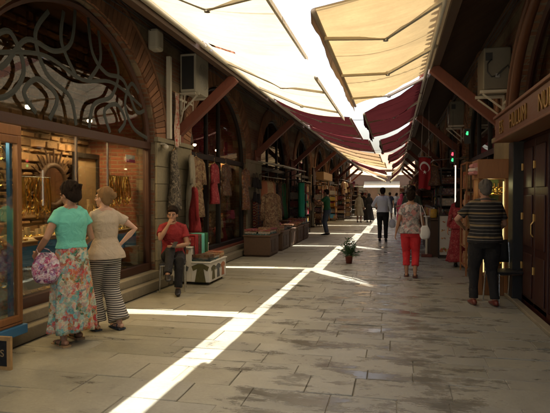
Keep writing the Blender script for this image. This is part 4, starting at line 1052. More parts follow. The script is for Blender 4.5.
specs=[('rail under the narrow canopy',-1,15.7,19.2,.10,2.12,[('pic_orange',.8),('goods_warm',.9),('pic_orange',.75),('brown_print',1.2),('black_cloth',1.3),('goods_dark',1.2),('green_cotton',1.2),('green_cotton',1.3)]),
 ('rail beside the dark metal rack',-1,21.5,25.2,.10,2.15,[('goods_dark',1.2),('black_cloth',1.4),('navy_cloth',1.3),('goods',1.1),('brown_print',1.2),('black_cloth',1.2)]),
 ('rail at the yellow-lit shop',-1,26.6,31.5,.12,2.25,[('goods_warm',1.0),('goods',.9),('goods_warm',1.1),('pic_orange',.9),('goods',1.0),('white_cotton',.8)]),
 ('rail past the yellow-lit shop',-1,33.0,37.5,.12,2.25,[('goods',1.0),('goods_warm',.9),('goods_dark',1.1),('red_print',1.2),('goods',1.0)]),
 ('rail near the far end on the left',-1,39,45,.14,2.25,[('goods',1.0),('goods_warm',.9),('goods_dark',1.1),('red_print',1.2),('beige_linen',1.0)]),
 ('rail behind the food stall on the right',1,19.8,25.5,.15,2.3,[('goods',1.0),('red_print',1.2),('goods_dark',1.1),('goods_warm',1.0),('goods',1.1),('brown_print',1.1),('black_cloth',1.2)]),
 ('rail far down on the right',1,27,38,.15,2.3,[('goods',1.0),('red_print',1.0),('goods_bright',1.1),('goods_warm',1.0),('goods',1.1),('white_cotton',1.1),('goods',1.2),('red_cotton',1.0)])]
colname={'pic_orange':'orange','goods_warm':'tan mixed','brown_print':'brown patterned','black_cloth':'black','goods_dark':'dark mixed','green_cotton':'green','navy_cloth':'navy','goods':'many-coloured','white_cotton':'white','red_print':'dark red patterned','beige_linen':'beige','goods_bright':'bright','red_cotton':'red'}
for (nm_,sd,y0,y1,d,z,its) in specs:
    rail(sd,y0,y1,d,z,'steel '+nm_)
    for i,(m_,h) in enumerate(its):
        yy=y0+(y1-y0)*(i+.5)/len(its)
        garment('hanging_garment',(X(sd,-d),yy,z-.13),(-PI/2 if sd<0 else PI/2)+rs.uniform(-.5,.5),rs.uniform(.38,.5),h,MT[m_],'%s garment, %s along the %s'%(colname[m_],nl[i],nm_),'garment','garments on '+nm_,sleeves=rs.choice((0,.3,.5)),depth=.09)
# dark metal racks with small goods on the left
def rack(loc,rz,w,h,d,nsh,m,label,group,frame='iron',lit=False,sub='goods'):
    T=thing('goods_rack',loc,label,'rack',group,rz,world=False)
    b=MB()
    for xx in (-w/2,w/2-.03):
        for yy in (-d/2,d/2-.03): b.box(xx,xx+.03,yy,yy+.03,0,h)
    b.box(-w/2,w/2,-d/2,d/2,h,h+.03)
    make('frame', b, MT[frame], T)
    b=MB()
    for i in range(nsh):
        z=.15+(h-.25)*i/nsh; b.box(-w/2+.03,w/2-.03,-d/2+.005,d/2-.005,z,z+.02)
    make('shelf_boards', b, MT[frame], T)
    b=MB()
    for i in range(nsh):
        z=.17+(h-.25)*i/nsh; x=-w/2+.05; hm=(h-.25)/nsh-.04
        while x<w/2-.10:
            ww=rs.uniform(.05,.14); hh=hm*rs.uniform(.5,.98)
            k=rs.random()
            if k<.6: b.box(x,x+ww,-d/2+.03,d/2-.04,z+.001,z+hh)
            else: b.lathe([(ww*.3,0),(ww*.5,hh*.3),(ww*.45,hh*.6),(ww*.15,hh*.8),(ww*.2,hh)],(x+ww/2,d/2-.1,z+.001),10)
            x+=ww+.01
    make('goods', b, MT[m], T)
    return T
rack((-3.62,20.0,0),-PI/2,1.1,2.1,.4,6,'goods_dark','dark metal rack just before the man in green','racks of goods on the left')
rack((-3.62,21.5,0),-PI/2,1.0,2.05,.4,6,'goods_bright','dark metal rack the man in green reaches to','racks of goods on the left')
rack((-3.6,26.0,0),-PI/2,1.0,2.0,.4,6,'goods','rack of mixed goods before the yellow-lit shop','racks of goods on the left')
rack((-3.95+.0,28.6,0),-PI/2,1.9,2.2,.5,6,'goods_warm','wide yellow-lit shelf of goods behind the two walking women','racks of goods on the left','cabinet_wood')
rack((-3.6,32.2,0),-PI/2,1.1,2.0,.4,5,'goods_bright','bright rack past the two walking women','racks of goods on the left','cabinet_wood')
rack((-3.6,38.3,0),-PI/2,1.3,2.0,.4,5,'goods','farthest rack on the left side','racks of goods on the left')
# green cloth bundle hung from the strut past the chests
gc=thing('hanging_cloth',(-3.35,19.45,2.0),'bright green cloth hanging on the post at the end of the chests','cloth')
b=MB(); b.grid(lambda u,v:(-3.35+.10*math.cos(2*PI*u)*(1+.2*math.sin(u*50)),19.45+.13*math.sin(2*PI*u)*(1+.15*math.sin(v*8)),2.0-1.25*v),30,14,closed_u=True); make('fabric', b, MT['goods_green'] if 'goods_green' in MT else mat('goods_green',(.02,.30,.17),.8), gc, smooth=True)
b=MB(); b.tube([(-3.35,19.45,0),(-3.35,19.45,2.35)],.02,8); make('post', b, MT['iron'], gc)
# yellow fascia of the lit shop
b=MB(); b.box(X(-1,-.45),X(-1,-.02),27.4,31.2,2.35,2.75); ys=thing('shop_sign',(X(-1,-.2),29.3,2.35),'plain yellow-brown fascia over the lit shop far down the left side','sign'); make('board', b, MT['pole_wood'], ys, bev=.02)

# ------------------------------------------------------------------ right-hand side
cb=thing('jewellery_cabinet',(1.50,9.0,0),'tall wooden cabinet of lit gold jewellery beside the striped-shirt man','display case')
x0,x1,y0,y1=1.27,1.72,8.75,9.35
b=MB()
for xx in (x0,x1-.07):
    for yy in (y0,y1-.06): b.box(xx,xx+.07,yy,yy+.06,0,1.80)
b.box(x0-.02,x1,y0-.03,y1,1.80,2.10); b.box(x0+.07,x1-.07,y0+.01,y1-.06,0,.30); b.box(x0+.07,x1-.07,y1-.05,y1-.01,.3,1.80)
make('carcass', b, MT['cabinet_wood'], cb, bev=.008)
b=MB(); b.box(x0+.071,x1-.071,y1-.07,y1-.052,.3,1.80); make('lining', b, MT['green_glow_card'], cb)
for i,z in enumerate((.45,.72,1.0,1.27,1.54)):
    b=MB(); b.box(x0+.072,x1-.072,y0+.08,y1-.075,z,z+.007); sh_=make('shelf', b, MT['case_glass'], cb)
    q=MB(); jewel_heap(q,x0+.1,x1-.1,y0+.1,y1-.12,z+.008,45,.022)
    for j in range(5):
        xx=x0+.12+j*.06; q.torus((xx,y0+.14,z+.09),.04,.009,Matrix.Rotation(PI/2,3,'X'),12,5); q.tube([(xx,y1-.14,z+.01),(xx,y1-.14,z+.2)],.012,6)
    make('gold_pieces', q, MT['gold'], sh_)
b=MB(); b.box(x0+.071,x1-.071,y0+.02,y0+.026,.3,1.80); make('glass', b, MT['case_glass'], cb)
b=MB(); b.tube([(x0+.085,y0+.05,.35),(x0+.085,y0+.05,1.76)],.009,8); b.tube([(x1-.085,y0+.05,.35),(x1-.085,y0+.05,1.76)],.009,8); make('strip_lamp', b, MT['strip_gold'], cb)
l = bpy.data.lights.new('cabinet_light','POINT'); l.energy=.5; l.color=(1,.88,.45); l.shadow_soft_size=.05
o = bpy.data.objects.new('cabinet_light', l); col.objects.link(o); o.parent=cb; o.location=(-.04,-.08,1.70)
bd,_=folded_stack((1.40,8.95,1.872),.1,3,.42,.36,'poster_white' if False else 'goods_pale' if 'goods_pale' in MT else (palette('goods_pale',[(.6,.35,.33),(.6,.52,.46),(.5,.2,.2)],pat=.1) and 'goods_pale'),'pink and white bundles lying on top of the lit jewellery cabinet','stacks of folded textiles',.06)
# window goods in the right-hand nearest shop
rw_=thing('window_shelves',(X(1,.5),5.4,.1),'shelves of gold jewellery behind the glass under the carved sign','shelves')
b=MB()
for z in (.5,.9,1.3,1.7,2.05): b.box(X(1,.30),X(1,.55),3.9,6.85,z,z+.012)
make('shelf_boards', b, MT['case_glass'], rw_)
b=MB(); b.box(X(1,.56),X(1,.60),3.8,6.9,.1,2.3); make('back_board', b, MT['green_glow_card'], rw_)
for z in (.5,.9,1.3,1.7):
    q=MB(); jewel_heap(q,X(1,.32),X(1,.52),4.8,6.85,z+.013,70,.028); make('gold_pieces', q, MT['gold'], rw_)
# wooden kiosk-like frame with gold things between the cabinet and the stall
rack((1.52,11.15,0),PI/2+.0,.9,2.15,.40,5,'goods_warm','wooden rack with tan trinkets just before the person in red','racks of goods on the right','cabinet_wood')
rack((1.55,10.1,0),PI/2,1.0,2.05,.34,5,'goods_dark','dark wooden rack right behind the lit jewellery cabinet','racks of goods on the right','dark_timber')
rack((1.38,14.75,0),PI/2,1.3,2.2,.5,7,'goods','tall rack of packets behind the poster board','racks of goods on the right')
rack((1.38,16.3,0),PI/2,1.3,2.15,.5,7,'goods_bright','second tall rack of packets past the poster board','racks of goods on the right')
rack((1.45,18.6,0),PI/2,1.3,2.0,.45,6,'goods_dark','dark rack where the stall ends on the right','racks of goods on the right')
rack((1.45,26.3,0),PI/2,1.3,2.0,.45,6,'goods_bright','bright rack far down on the right','racks of goods on the right')
# counter with goods and poster board
fc=thing('stall_counter',(1.35,15.2,0),'dark counter of the food stall running behind the poster board','counter')
b=MB(); b.box(.88,1.10,13.95,17.6,0,.92); b.box(.82,1.14,13.90,17.65,.922,.96); make('counter_body', b, MT['dark_timber'], fc, bev=.008)
nmz=['nearest','second','third','fourth','fifth','farthest']
for i,yy in enumerate((14.2,14.8,15.4,16.0,16.6,17.2)):
    T=thing('goods_jar',(.98,yy,.962),nmz[i]+' jar of coloured sweets on the stall counter','jar','jars on the stall counter')
    b=MB(); b.lathe([(.07,0),(.085,.03),(.085,.2),(.06,.24)],(.98,yy,.962),14); make('jar_body', b, MT[('goods_bright','goods_warm','pic_orange')[i%3]], T, smooth=True)
    b=MB(); b.lathe([(.065,.241),(.065,.27),(.02,.285)],(.98,yy,.962),14); make('lid', b, MT['steel'], T)
pb=thing('poster_board',(1.37,13.72,0),'white framed board with rows of food pictures in front of the stall','sign')
b=MB(); b.box(1.08,1.66,13.68,13.71,.08,1.04); make('board', b, MT['poster_white'], pb)
b=MB()
for (a,c_,d_,e_) in ((1.05,1.08,.0,1.07),(1.66,1.69,.0,1.07),(1.08,1.66,1.04,1.07),(1.08,1.66,.05,.08)): b.box(a,c_,13.66,13.72,d_,e_)
make('frame', b, MT['iron'], pb)
for i in range(3):
    for j in range(3):
        cx=1.17+.19*i; cz=.88-.20*j; b=MB()
        b.tube([(cx,13.674,cz),(cx,13.678,cz)],[(.075,.045)]*2,20,ref=(1,0,0)); pi_=make('food_picture', b, MT['poster_food2'] if 'poster_food2' in MT else mat('poster_food2',(.62,.60,.55),.4), pb)
        q=MB()
        for k in range(7): q.ell((cx+rs.uniform(-.045,.045),13.672,cz+rs.uniform(-.015,.022)),(rs.uniform(.012,.024),.003,rs.uniform(.008,.016)),None,8,5)
        make('food', q, MT['poster_food'], pi_)
q=MB()
for k in range(26): q.ell((rs.uniform(1.11,1.63),13.672,rs.uniform(.12,.30)),(rs.uniform(.02,.045),.004,rs.uniform(.012,.03)),None,8,5)
make('fruit_picture', q, MT['poster_food'], pb)
# pedestal with red base
rp=thing('red_base_stand',(.78,13.9,0),'slim pale post on a red square foot beside the woman in red trousers','stand')
b=MB(); b.box(.66,.92,13.8,14.05,0,.07); make('base', b, MT['leather_red'], rp, bev=.01)
b=MB(); b.tube([(.79,13.92,.07),(.79,13.92,1.0)],.03,10); make('post', b, MT['white_metal'], rp)
b=MB(); b.box(.72,.86,13.85,13.99,1.0,1.03); make('top_plate', b, MT['white_metal'], rp)
# strip light, LEDs, flag
sl_=thing('strip_light',(1.38,13.2,2.1),'upright white strip light at the corner of the stall','lamp')
b=MB(); b.tube([(1.40,13.25,1.25),(1.40,13.25,2.25)],.013,8); make('tube', b, MT['strip_white'], sl_)
b=MB(); b.box(1.385,1.415,13.27,13.30,1.2,2.3); make('holder', b, MT['iron'], sl_)
for i,(x_,y_,z_,ms_) in enumerate(((1.25,12.4,2.45,(('led_red',.0),('led_green',-.13))),(1.42,11.3,2.78,(('led_green',.0),)))):
    T=thing('led_light',(x_,y_,z_),['small red and green glowing sign over the stall','small green glowing sign on the dark right wall'][i],'light','small glowing signs on the right')
    b=MB(); b.box(x_-.06,x_+.06,y_+.005,y_+.03,z_-.20,z_+.10); b.tube([(x_,y_+.02,z_+.1),(x_,y_+.02,z_+.95)],.004,5); make('backing', b, MT['black_plastic'], T)
    for m_,dz in ms_:
        b=MB(); b.box(x_-.02,x_+.012,y_-.004,y_+.004,z_+dz-.03,z_+dz+.04); b.box(x_-.03,x_-.022,y_-.004,y_+.004,z_+dz-.02,z_+dz+.01); make('glowing_figure', b, MT[m_], T)
fl=thing('national_flag',(.80,14.1,2.5),'hanging red flag with white crescent and star under the right awnings','flag')
fw,fh=.29,.80; fx0,fy,fz0=.60,14.1,2.50
ff=lambda u,v:(fx0+fw*u,fy+.035*math.sin(u*8+v*2)*(.3+v),fz0-fh*v+.02*math.sin(u*5))
b=MB(); b.grid(ff,18,20); make('cloth', b, MT['flag_red'], fl, smooth=True, solid=.003)
def onflag(poly,name):
    b=MB(); b.add([(lambda p:(p[0],p[1]-.006,p[2]))(ff(u,v)) for u,v in poly[0]],poly[1]); make(name,b,MT['flag_white'],fl)
n=26; cu_,cv=.5,.30; ro_=.125; ri=.10; pts=[]; 
for i in range(n+1):
    a=R(40)+R(280)*i/n; pts.append((cu_+(ro_/fw)*math.sin(a), cv+(ro_/fh)*math.cos(a)))
for i in range(n+1):
    a=R(40)+R(280)*i/n; sx=math.sin(a)*ri; sz=math.cos(a)*ri+.028; pts.append((cu_+sx/fw, cv+sz/fh))
onflag((pts,[(i,i+1,n+1+i+1,n+1+i) for i in range(n)]),'crescent')
sc_=cv+.14/fh
st_=[(cu_+(.055 if k%2==0 else .022)*math.sin(PI*k/5)/fw, sc_-(.055 if k%2==0 else .022)*math.cos(PI*k/5)/fh) for k in range(10)]+[(cu_,sc_)]
onflag((st_,[(i,(i+1)%10,10) for i in range(10)]),'star')
b=MB(); b.tube([(fx0-.02,fy,fz0+.02),(fx0+fw+.02,fy,fz0+.02)],.01,6); b.tube([(fx0+.05,fy,fz0+.02),(fx0+.1,fy,3.72)],.004,5); b.tube([(fx0+fw-.05,fy,fz0+.02),(fx0+fw-.05,fy,3.98)],.004,5); make('rod', b, MT['steel'], fl)

# potted plant standing in the street
pp=thing('potted_plant',(-1.0,12.15,0),'small leafy plant in a red-brown pot standing in the middle of the street','plant')
b=MB(); b.lathe([(.065,0),(.085,.15),(.095,.155),(.095,.18),(.085,.18),(.08,.16)],(-1.0,12.15,0),20); make('pot', b, MT['terracotta'], pp, smooth=True)
b=MB(); b.lathe([(.001,.155),(.079,.158)],(-1.0,12.15,0),14); make('soil', b, MT['soil'], pp)
b=MB(); sb=MB()
for i in range(48):
    a=rs.uniform(0,2*PI); ln=rs.uniform(.14,.36); le=rs.uniform(.5,1.45); c0=V((-1.0+.04*math.cos(a),12.15+.04*math.sin(a),.16)); 
    P=[]; 
    for k in range(7):
        t=k/6; rr=ln*t*math.cos(le)*(1); zz=ln*math.sin(le)*t*1.25-.55*ln*t*t*math.cos(le); P.append(c0+V((rr*math.cos(a),rr*math.sin(a),zz)))
    sb.tube(P,.004,5)
    for k in range(2,7):
        for s_ in (-1,1):
            d=(P[k]-P[k-1]).normalized(); sd_=d.cross(V((0,0,1)))
            if sd_.length<.1: sd_=V((1,0,0))
            sd_.normalize(); tip=P[k]+sd_*s_*rs.uniform(.035,.07)+d*.04+V((0,0,rs.uniform(-.03,.02))); mid=(P[k]+tip)/2; wv=d.cross(sd_).normalized()*.004+d*.018
            b.add([P[k],mid+wv,tip,mid-wv],[(0,1,2,3)])
make('stems', sb, MT['leaf'], pp); make('foliage', b, MT['leaf'], pp)
fr_=MB()
for i in range(14): fr_.ell((-1.0+rs.uniform(-.08,.12),12.15+rs.uniform(-.1,.1),rs.uniform(.42,.56)),(.010,.010,.012),None,7,5)
make('flowers', fr_, MT['pink_dull'] if 'pink_dull' in MT else mat('pink_dull',(.30,.13,.13),.7), pp)

# chairs
def steel_chair(loc, rz, label, seatmat='black_plastic', back=True):
    T=thing('chair',loc,label,'chair',None,rz,world=False)
    b=MB(); b.box(-.21,.21,-.20,.20,.43,.465); make('seat', b, MT[seatmat], T, bev=.015)
    for sx in (-1,1):
        b=MB(); b.tube([(sx*.20,.20,0),(sx*.19,.18,.44)],.012,8); make('leg', b, MT['chrome'], T)
        b=MB(); b.tube([(sx*.20,-.24,0),(sx*.19,-.18,.44),(sx*.19,-.23,.85)],.012,8); make('leg', b, MT['chrome'], T)
    b=MB(); b.tube([(-.19,.18,.42),(.19,.18,.42)],.010,6); b.tube([(-.19,.18,.42),(-.19,-.18,.42),(.19,-.18,.42),(.19,.18,.42)],.010,6); make('seat_rail', b, MT['chrome'], T)
    if back: b=MB(); b.grid(lambda u,v:(-.2+.4*u,-.21-.06*v-.03*math.sin(PI*u),.55+.33*v),8,5); make('backrest', b, MT[seatmat], T, smooth=True, solid=.02)
    return T

# more stock crowding the far half of the street, and small things hung over the right-hand counter
far=[(-1,33.6,.75,'goods'),(-1,35.8,.95,'goods_warm'),(-1,40.6,1.1,'goods_dark'),(-1,43.5,1.3,'goods_bright'),(-1,46.4,1.5,'goods'),(1,22.4,.55,'goods_dark'),(1,24.6,.60,'goods'),(1,28.8,.75,'goods_warm'),(1,31.6,.8,'goods_dark'),(1,35.2,.9,'goods_bright'),(1,39.5,1.0,'goods'),(1,44.0,1.1,'goods_warm')]
fn=['pushed out just past the yellow-lit shop','pushed out past the two walking women','pushed out well before the left end','pushed out near the left end of the street','last on the left before the open square','pushed out past the flag','pushed out beside the far grey figure','pushed out before the pink headscarf','pushed out beyond the pink headscarf','pushed out far down the right side','pushed out near the right end of the street','last on the right before the open square']
for i,(sd,yy,d_,m_) in enumerate(far):
    rack((X(sd,-d_),yy,0),-PI/2 if sd<0 else PI/2,1.3,rs.uniform(1.7,2.3),.5,6,m_,'tall rack of goods '+fn[i],'racks of goods far down the street',rs.choice(('cabinet_wood','iron','dark_timber')))
for (nm_,sd,y0,y1,d,z,its) in [('rail hung over the stall counter',1,13.9,19.2,.80,2.42,[('goods_dark',.5),('leather_black',.45),('goods',.55),('goods_warm',.4),('goods_dark',.6),('red_print',.5),('goods',.5),('brown_print',.6),('goods_dark',.5),('goods_warm',.5)]),
  ('rail hung far out on the right',1,20.5,27.5,.85,2.45,[('goods',.6),('red_print',.7),('goods_bright',.5),('goods_dark',.7),('goods_warm',.6),('red_cotton',.6),('goods',.5),('goods_dark',.6)]),
  ('rail hung far out on the left',-1,32.5,40.5,.9,2.5,[('goods',.8),('goods_warm',.7),('goods_dark',.9),('red_print',.8),('goods_bright',.6),('beige_linen',.8),('goods',.7),('brown_print',.8)])]:
    rail(sd,y0,y1,d,z,'steel '+nm_)
    for i,(m_,h) in enumerate(its):
        yy=y0+(y1-y0)*(i+.5)/len(its)
        garment('hanging_garment',(X(sd,-d),yy,z-.13),(-PI/2 if sd<0 else PI/2)+rs.uniform(-1.4,1.4),rs.uniform(.28,.42),h,MT[m_],'%s garment, %s along the %s'%({'leather_black':'black leather'}.get(m_,colname.get(m_,'dark')),(nl+['ninth','tenth'])[i],nm_),'garment','garments on '+nm_,sleeves=rs.choice((0,.3)),depth=.09)
for i,(x_,w_) in enumerate(((-6.5,3.6),(-1.5,4.2),(3.6,3.8))):
    T=thing('end_awning',(x_,64.4,2.6),['left','middle','right'][i]+' awning on the end building beyond the open square','awning','awnings on the end building')
    b=MB(); b.grid(lambda u,v:(x_-w_/2+w_*u,66.0-1.9*v,3.2-.75*v-.06*math.sin(PI*v)),8,6); make('fabric', b, MT[('red_canvas','white_canvas','brown_canvas')[i]], T, smooth=True)
    b=MB(); b.tube([(x_-w_/2,64.1,2.45),(x_+w_/2,64.1,2.45)],.03,6); b.tube([(x_-w_/2,64.1,2.45),(x_-w_/2,65.98,2.3)],.02,6); b.tube([(x_+w_/2,64.1,2.45),(x_+w_/2,65.98,2.3)],.02,6); make('frame', b, MT['steel'], T)
# cables strung along and between the eaves
for i,(p,q_) in enumerate((((-2.86,14.9,3.9),(.7,16.2,3.95)),((-2.86,27.0,3.9),(.7,26.0,3.95)),((-2.86,38.0,3.9),(.7,39.2,3.95)))):
    p,q_=V(p),V(q_); b=MB(); b.tube([p.lerp(q_,t/14)-V((0,0,.22*math.sin(PI*t/14))) for t in range(15)],.008,5)
    tag(make('overhead_cable', b, MT['black_plastic'], loc=tuple((p+q_)/2)), ['nearest','middle','farthest'][i]+' thin black cable strung across the street between the eaves','cable','cables across the street')
for sd,nm2 in ((-1,'left'),(1,'right')):
    b=MB()
    for k_,zz in ((0,3.30),(1,3.36),(2,3.22)):
        pts=[]; y_=1.5
        while y_<48: pts.append((X(sd,-.07-.012*k_),y_,4.28+.06*k_-.05*abs(math.sin(y_*1.1+k_))-.0)); y_+=.5
        b.tube(pts,.009,5)
    tag(make('wall_cable', b, MT['black_plastic'], loc=(X(sd,-.07),6,4.3)), 'sagging bundle of dark cables along the top of the %s wall'%nm2,'cable','cables along the walls')

# more stock in the second shop: shelves on its far side wall, clothes and scarves crowding the glass
T=thing('side_shelves',(xi(1.0),14.0,.05),'shelves of folded cloth against the far side wall of the textile shop','shelves')
b=MB()
for z in (.5,.9,1.3,1.7,2.1): b.box(xi(1.40),xi(.36),13.72,14.1,z,z+.03)
make('shelf_boards', b, MT['cabinet_wood'], T)
for i,dx in enumerate((.55,.88,1.2)):
    for j,z in enumerate((.53,.93,1.33,1.73,2.13)):
        folded_stack((xi(dx),13.90,z),0,6,.28,.30,('goods','goods_warm','goods_dark')[(i+j)%3],'folded stack %s from the street, %s shelf up, on the textile shop side shelves'%(['first','second','third'][i],['first','second','third','fourth','fifth'][j]),'folded cloth on the side shelves',.045)
cn={'goods':'many-coloured','red_print':'dark red patterned','khaki_coat':'khaki','goods_warm':'tan','brown_print':'brown','goods_dark':'dark','white_cotton':'white','red_cotton':'plain red','beige_linen':'beige'}
for i,(yy,z,m_) in enumerate(((11.6,2.95,'red_print'),(11.95,3.1,'goods_dark'),(12.35,3.0,'brown_print'),(13.15,3.0,'goods_warm'),(13.5,2.95,'red_cotton'),(12.25,2.25,'beige_linen'),(12.7,2.3,'red_print'),(13.1,2.2,'white_cotton'),(13.6,2.25,'goods'),(11.85,1.0,'brown_print'),(12.35,.98,'goods'),(12.75,1.0,'goods_warm'),(13.2,.95,'red_cotton'),(13.7,1.0,'goods_dark'))):
    garment('window_garment',(xi(rs.uniform(.28,.38)),yy,z),-PI/2+rs.uniform(-.4,.4),rs.uniform(.3,.38),rs.uniform(.5,.65),MT[m_],'%s garment hung %s behind the textile shop glass, %s in its row'%(cn[m_],['high','midway','low'][0 if i<5 else (1 if i<9 else 2)],nl[i if i<5 else (i-5 if i<9 else i-9)]),'garment','garments crowding the textile shop glass',sleeves=rs.choice((0,.3)))
# canvas added over the square past the street's end, to glow as glare
for i,(y0,y1,z_) in enumerate(((51.5,55.5,3.9),(57,62,4.3))):
    T=thing('square_canopy',(-1,(y0+y1)/2,0),['nearer','farther'][i]+' pale canvas canopy over the open square at the street end','canopy','canopies over the square')
    b=MB(); b.grid(lambda u,v:(-5+8*u,y0+(y1-y0)*v,z_-.35*math.sin(PI*u)-.1*math.sin(PI*v)),14,6); make('canvas', b, MT['white_canvas'], T, smooth=True)
    for xx in (-5,3):
        for yy in (y0,y1):
            b=MB(); b.tube([(xx,yy,0),(xx,yy,z_+.05)],.05,8); make('pole', b, MT['steel'], T)

# rugs hung on the piers and rolled rugs standing by the chests
def rug_mat(name, c1, c2, c3):
    m, nt, out = nodes_of(name)
    o = coords(nt); s = nt.nodes.new('ShaderNodeSeparateXYZ'); L(nt, o, s.inputs[0])
    q1 = mth(nt, 'PINGPONG', s.outputs['Y'], .11); q2 = mth(nt, 'PINGPONG', s.outputs['Z'], .15)
    dd = mth(nt, 'ADD', mth(nt, 'MULTIPLY', q1, 1.4), q2)
    st = ramp(nt, mth(nt, 'FRACT', mth(nt, 'MULTIPLY', dd, 7.0)), [(0,c1),(.35,c2),(.5,c1),(.72,c3),(.85,c2)], 'CONSTANT')
    finish(nt, out, st, .95, 0, noise(nt, o, 70, 3), .5, .01); return m
rug_mat('rug_red',(.14,.02,.02),(.30,.20,.10),(.03,.04,.08)); rug_mat('rug_blue',(.03,.05,.09),(.26,.18,.10),(.16,.03,.02)); rug_mat('rug_brown',(.12,.06,.03),(.30,.22,.13),(.10,.015,.02))
rg=[(-1,20.8,'rug_red','dark red rug hung on the left pier by the man in green'),(-1,26.5,'rug_blue','dark blue rug hung on the left pier before the yellow-lit shop'),(-1,32.3,'rug_brown','brown rug hung on the left pier past the yellow-lit shop'),(-1,38.0,'rug_red','red rug hung on a pier far down the left side'),
    (1,15.3,'rug_brown','brown rug hung on the right pier behind the stall racks'),(1,21.0,'rug_red','dark red rug hung on the right pier past the stall'),(1,26.8,'rug_blue','dark blue rug hung far down the right side')]
for sd,yy,m_,lb in rg:
    T=thing('hanging_rug',(X(sd,-.09),yy,2.9),lb,'rug','rugs hung on the piers')
    b=MB(); b.grid(lambda u,v:(X(sd,-.10-.02*math.sin(u*11+v*2)),yy-.55+1.1*u,2.9-1.75*v),22,12); make('rug', b, MT[m_], T, smooth=True, solid=.012)
    b=MB(); b.tube([(X(sd,-.10),yy-.6,2.92),(X(sd,-.10),yy+.6,2.92)],.015,8); make('rod', b, MT['pole_wood'], T)
on=['nearest','second','third','fourth','fifth','sixth']
for i in range(6):
    x_=-3.84+.0*i; y_=14.62+.145*i; h=rs.uniform(1.0,1.5); T=thing('rolled_rug',(x_,y_,0),on[i]+' rolled rug standing against the pier behind the patterned coat','rug','rolled rugs against the pier')
    b=MB(); b.tube([(x_,y_,0),(x_-.03,y_+.02,h)],.062,14); make('roll', b, MT[('rug_red','rug_brown','rug_blue')[i%3]], T, smooth=False)
    b=MB(); b.torus((x_-.03,y_+.02,h+.001),.04,.008,None,14,5); b.torus((x_-.03,y_+.02,h+.001),.02,.007,None,12,5); make('rolled_edge', b, MT['velvet_tan'], T)
# clothes hung outside on the frame of the textile shop
for i,(yy,z,h,m_,lb) in enumerate(((11.38,2.25,.9,'red_print','dark red patterned tunic hung outside on the near post of the textile shop'),(12.22,2.28,.75,'goods_dark','dark mixed tunic hung outside on the middle post of the textile shop'),(13.95,2.25,1.1,'goods','many-coloured long tunic hung outside at the far post of the textile shop'),(10.25,2.3,1.2,'brown_print','brown patterned tunic hung outside at the doorway of the textile shop'))):
    garment('hanging_tunic',(X(-1,-.07),yy,z),-PI/2+rs.uniform(-.3,.3),.40,h,MT[m_],lb,'garment','clothes hanging outside the shops on the left',sleeves=.35,depth=.07)
# ------------------------------------------------------------------ people
def ik(a, c, l1, l2, pole):
    a=V(a); c=V(c); d=c-a; L_=d.length; mx=(l1+l2)*.995
    if L_>mx: c=a+d.normalized()*mx; d=c-a; L_=mx
    x=(l1*l1-l2*l2+L_*L_)/(2*L_); h=math.sqrt(max(0,l1*l1-x*x)); n=d.normalized(); p=V(pole); p=p-n*p.dot(n)
    if p.length<1e-5: p=V((0,1,0))-n*n.y
    p.normalize(); return a+n*x+p*h, c
def remesh(o, vox, sm=4, disp=0, ds=.12):
    md=o.modifiers.new('remesh','REMESH'); md.mode='VOXEL'; md.voxel_size=vox; md.use_smooth_shade=True
    if sm:
        md=o.modifiers.new('smooth','SMOOTH'); md.iterations=sm; md.factor=.5
    if disp:
        tx=bpy.data.textures.get('folds%.2f'%ds) or bpy.data.textures.new('folds%.2f'%ds,'CLOUDS'); tx.noise_scale=ds
        md=o.modifiers.new('folds','DISPLACE'); md.texture=tx; md.strength=disp; md.mid_level=.5
    # bake, so that the mesh itself is what it looks like
    bpy.context.view_layer.update()
    me=bpy.data.meshes.new_from_object(o.evaluated_get(bpy.context.evaluated_depsgraph_get()))
    mats=[m for m in o.data.materials]; o.modifiers.clear(); o.data=me; me.materials.clear()
    for m in mats: me.materials.append(m)
    me.polygons.foreach_set('use_smooth',[True]*len(me.polygons))
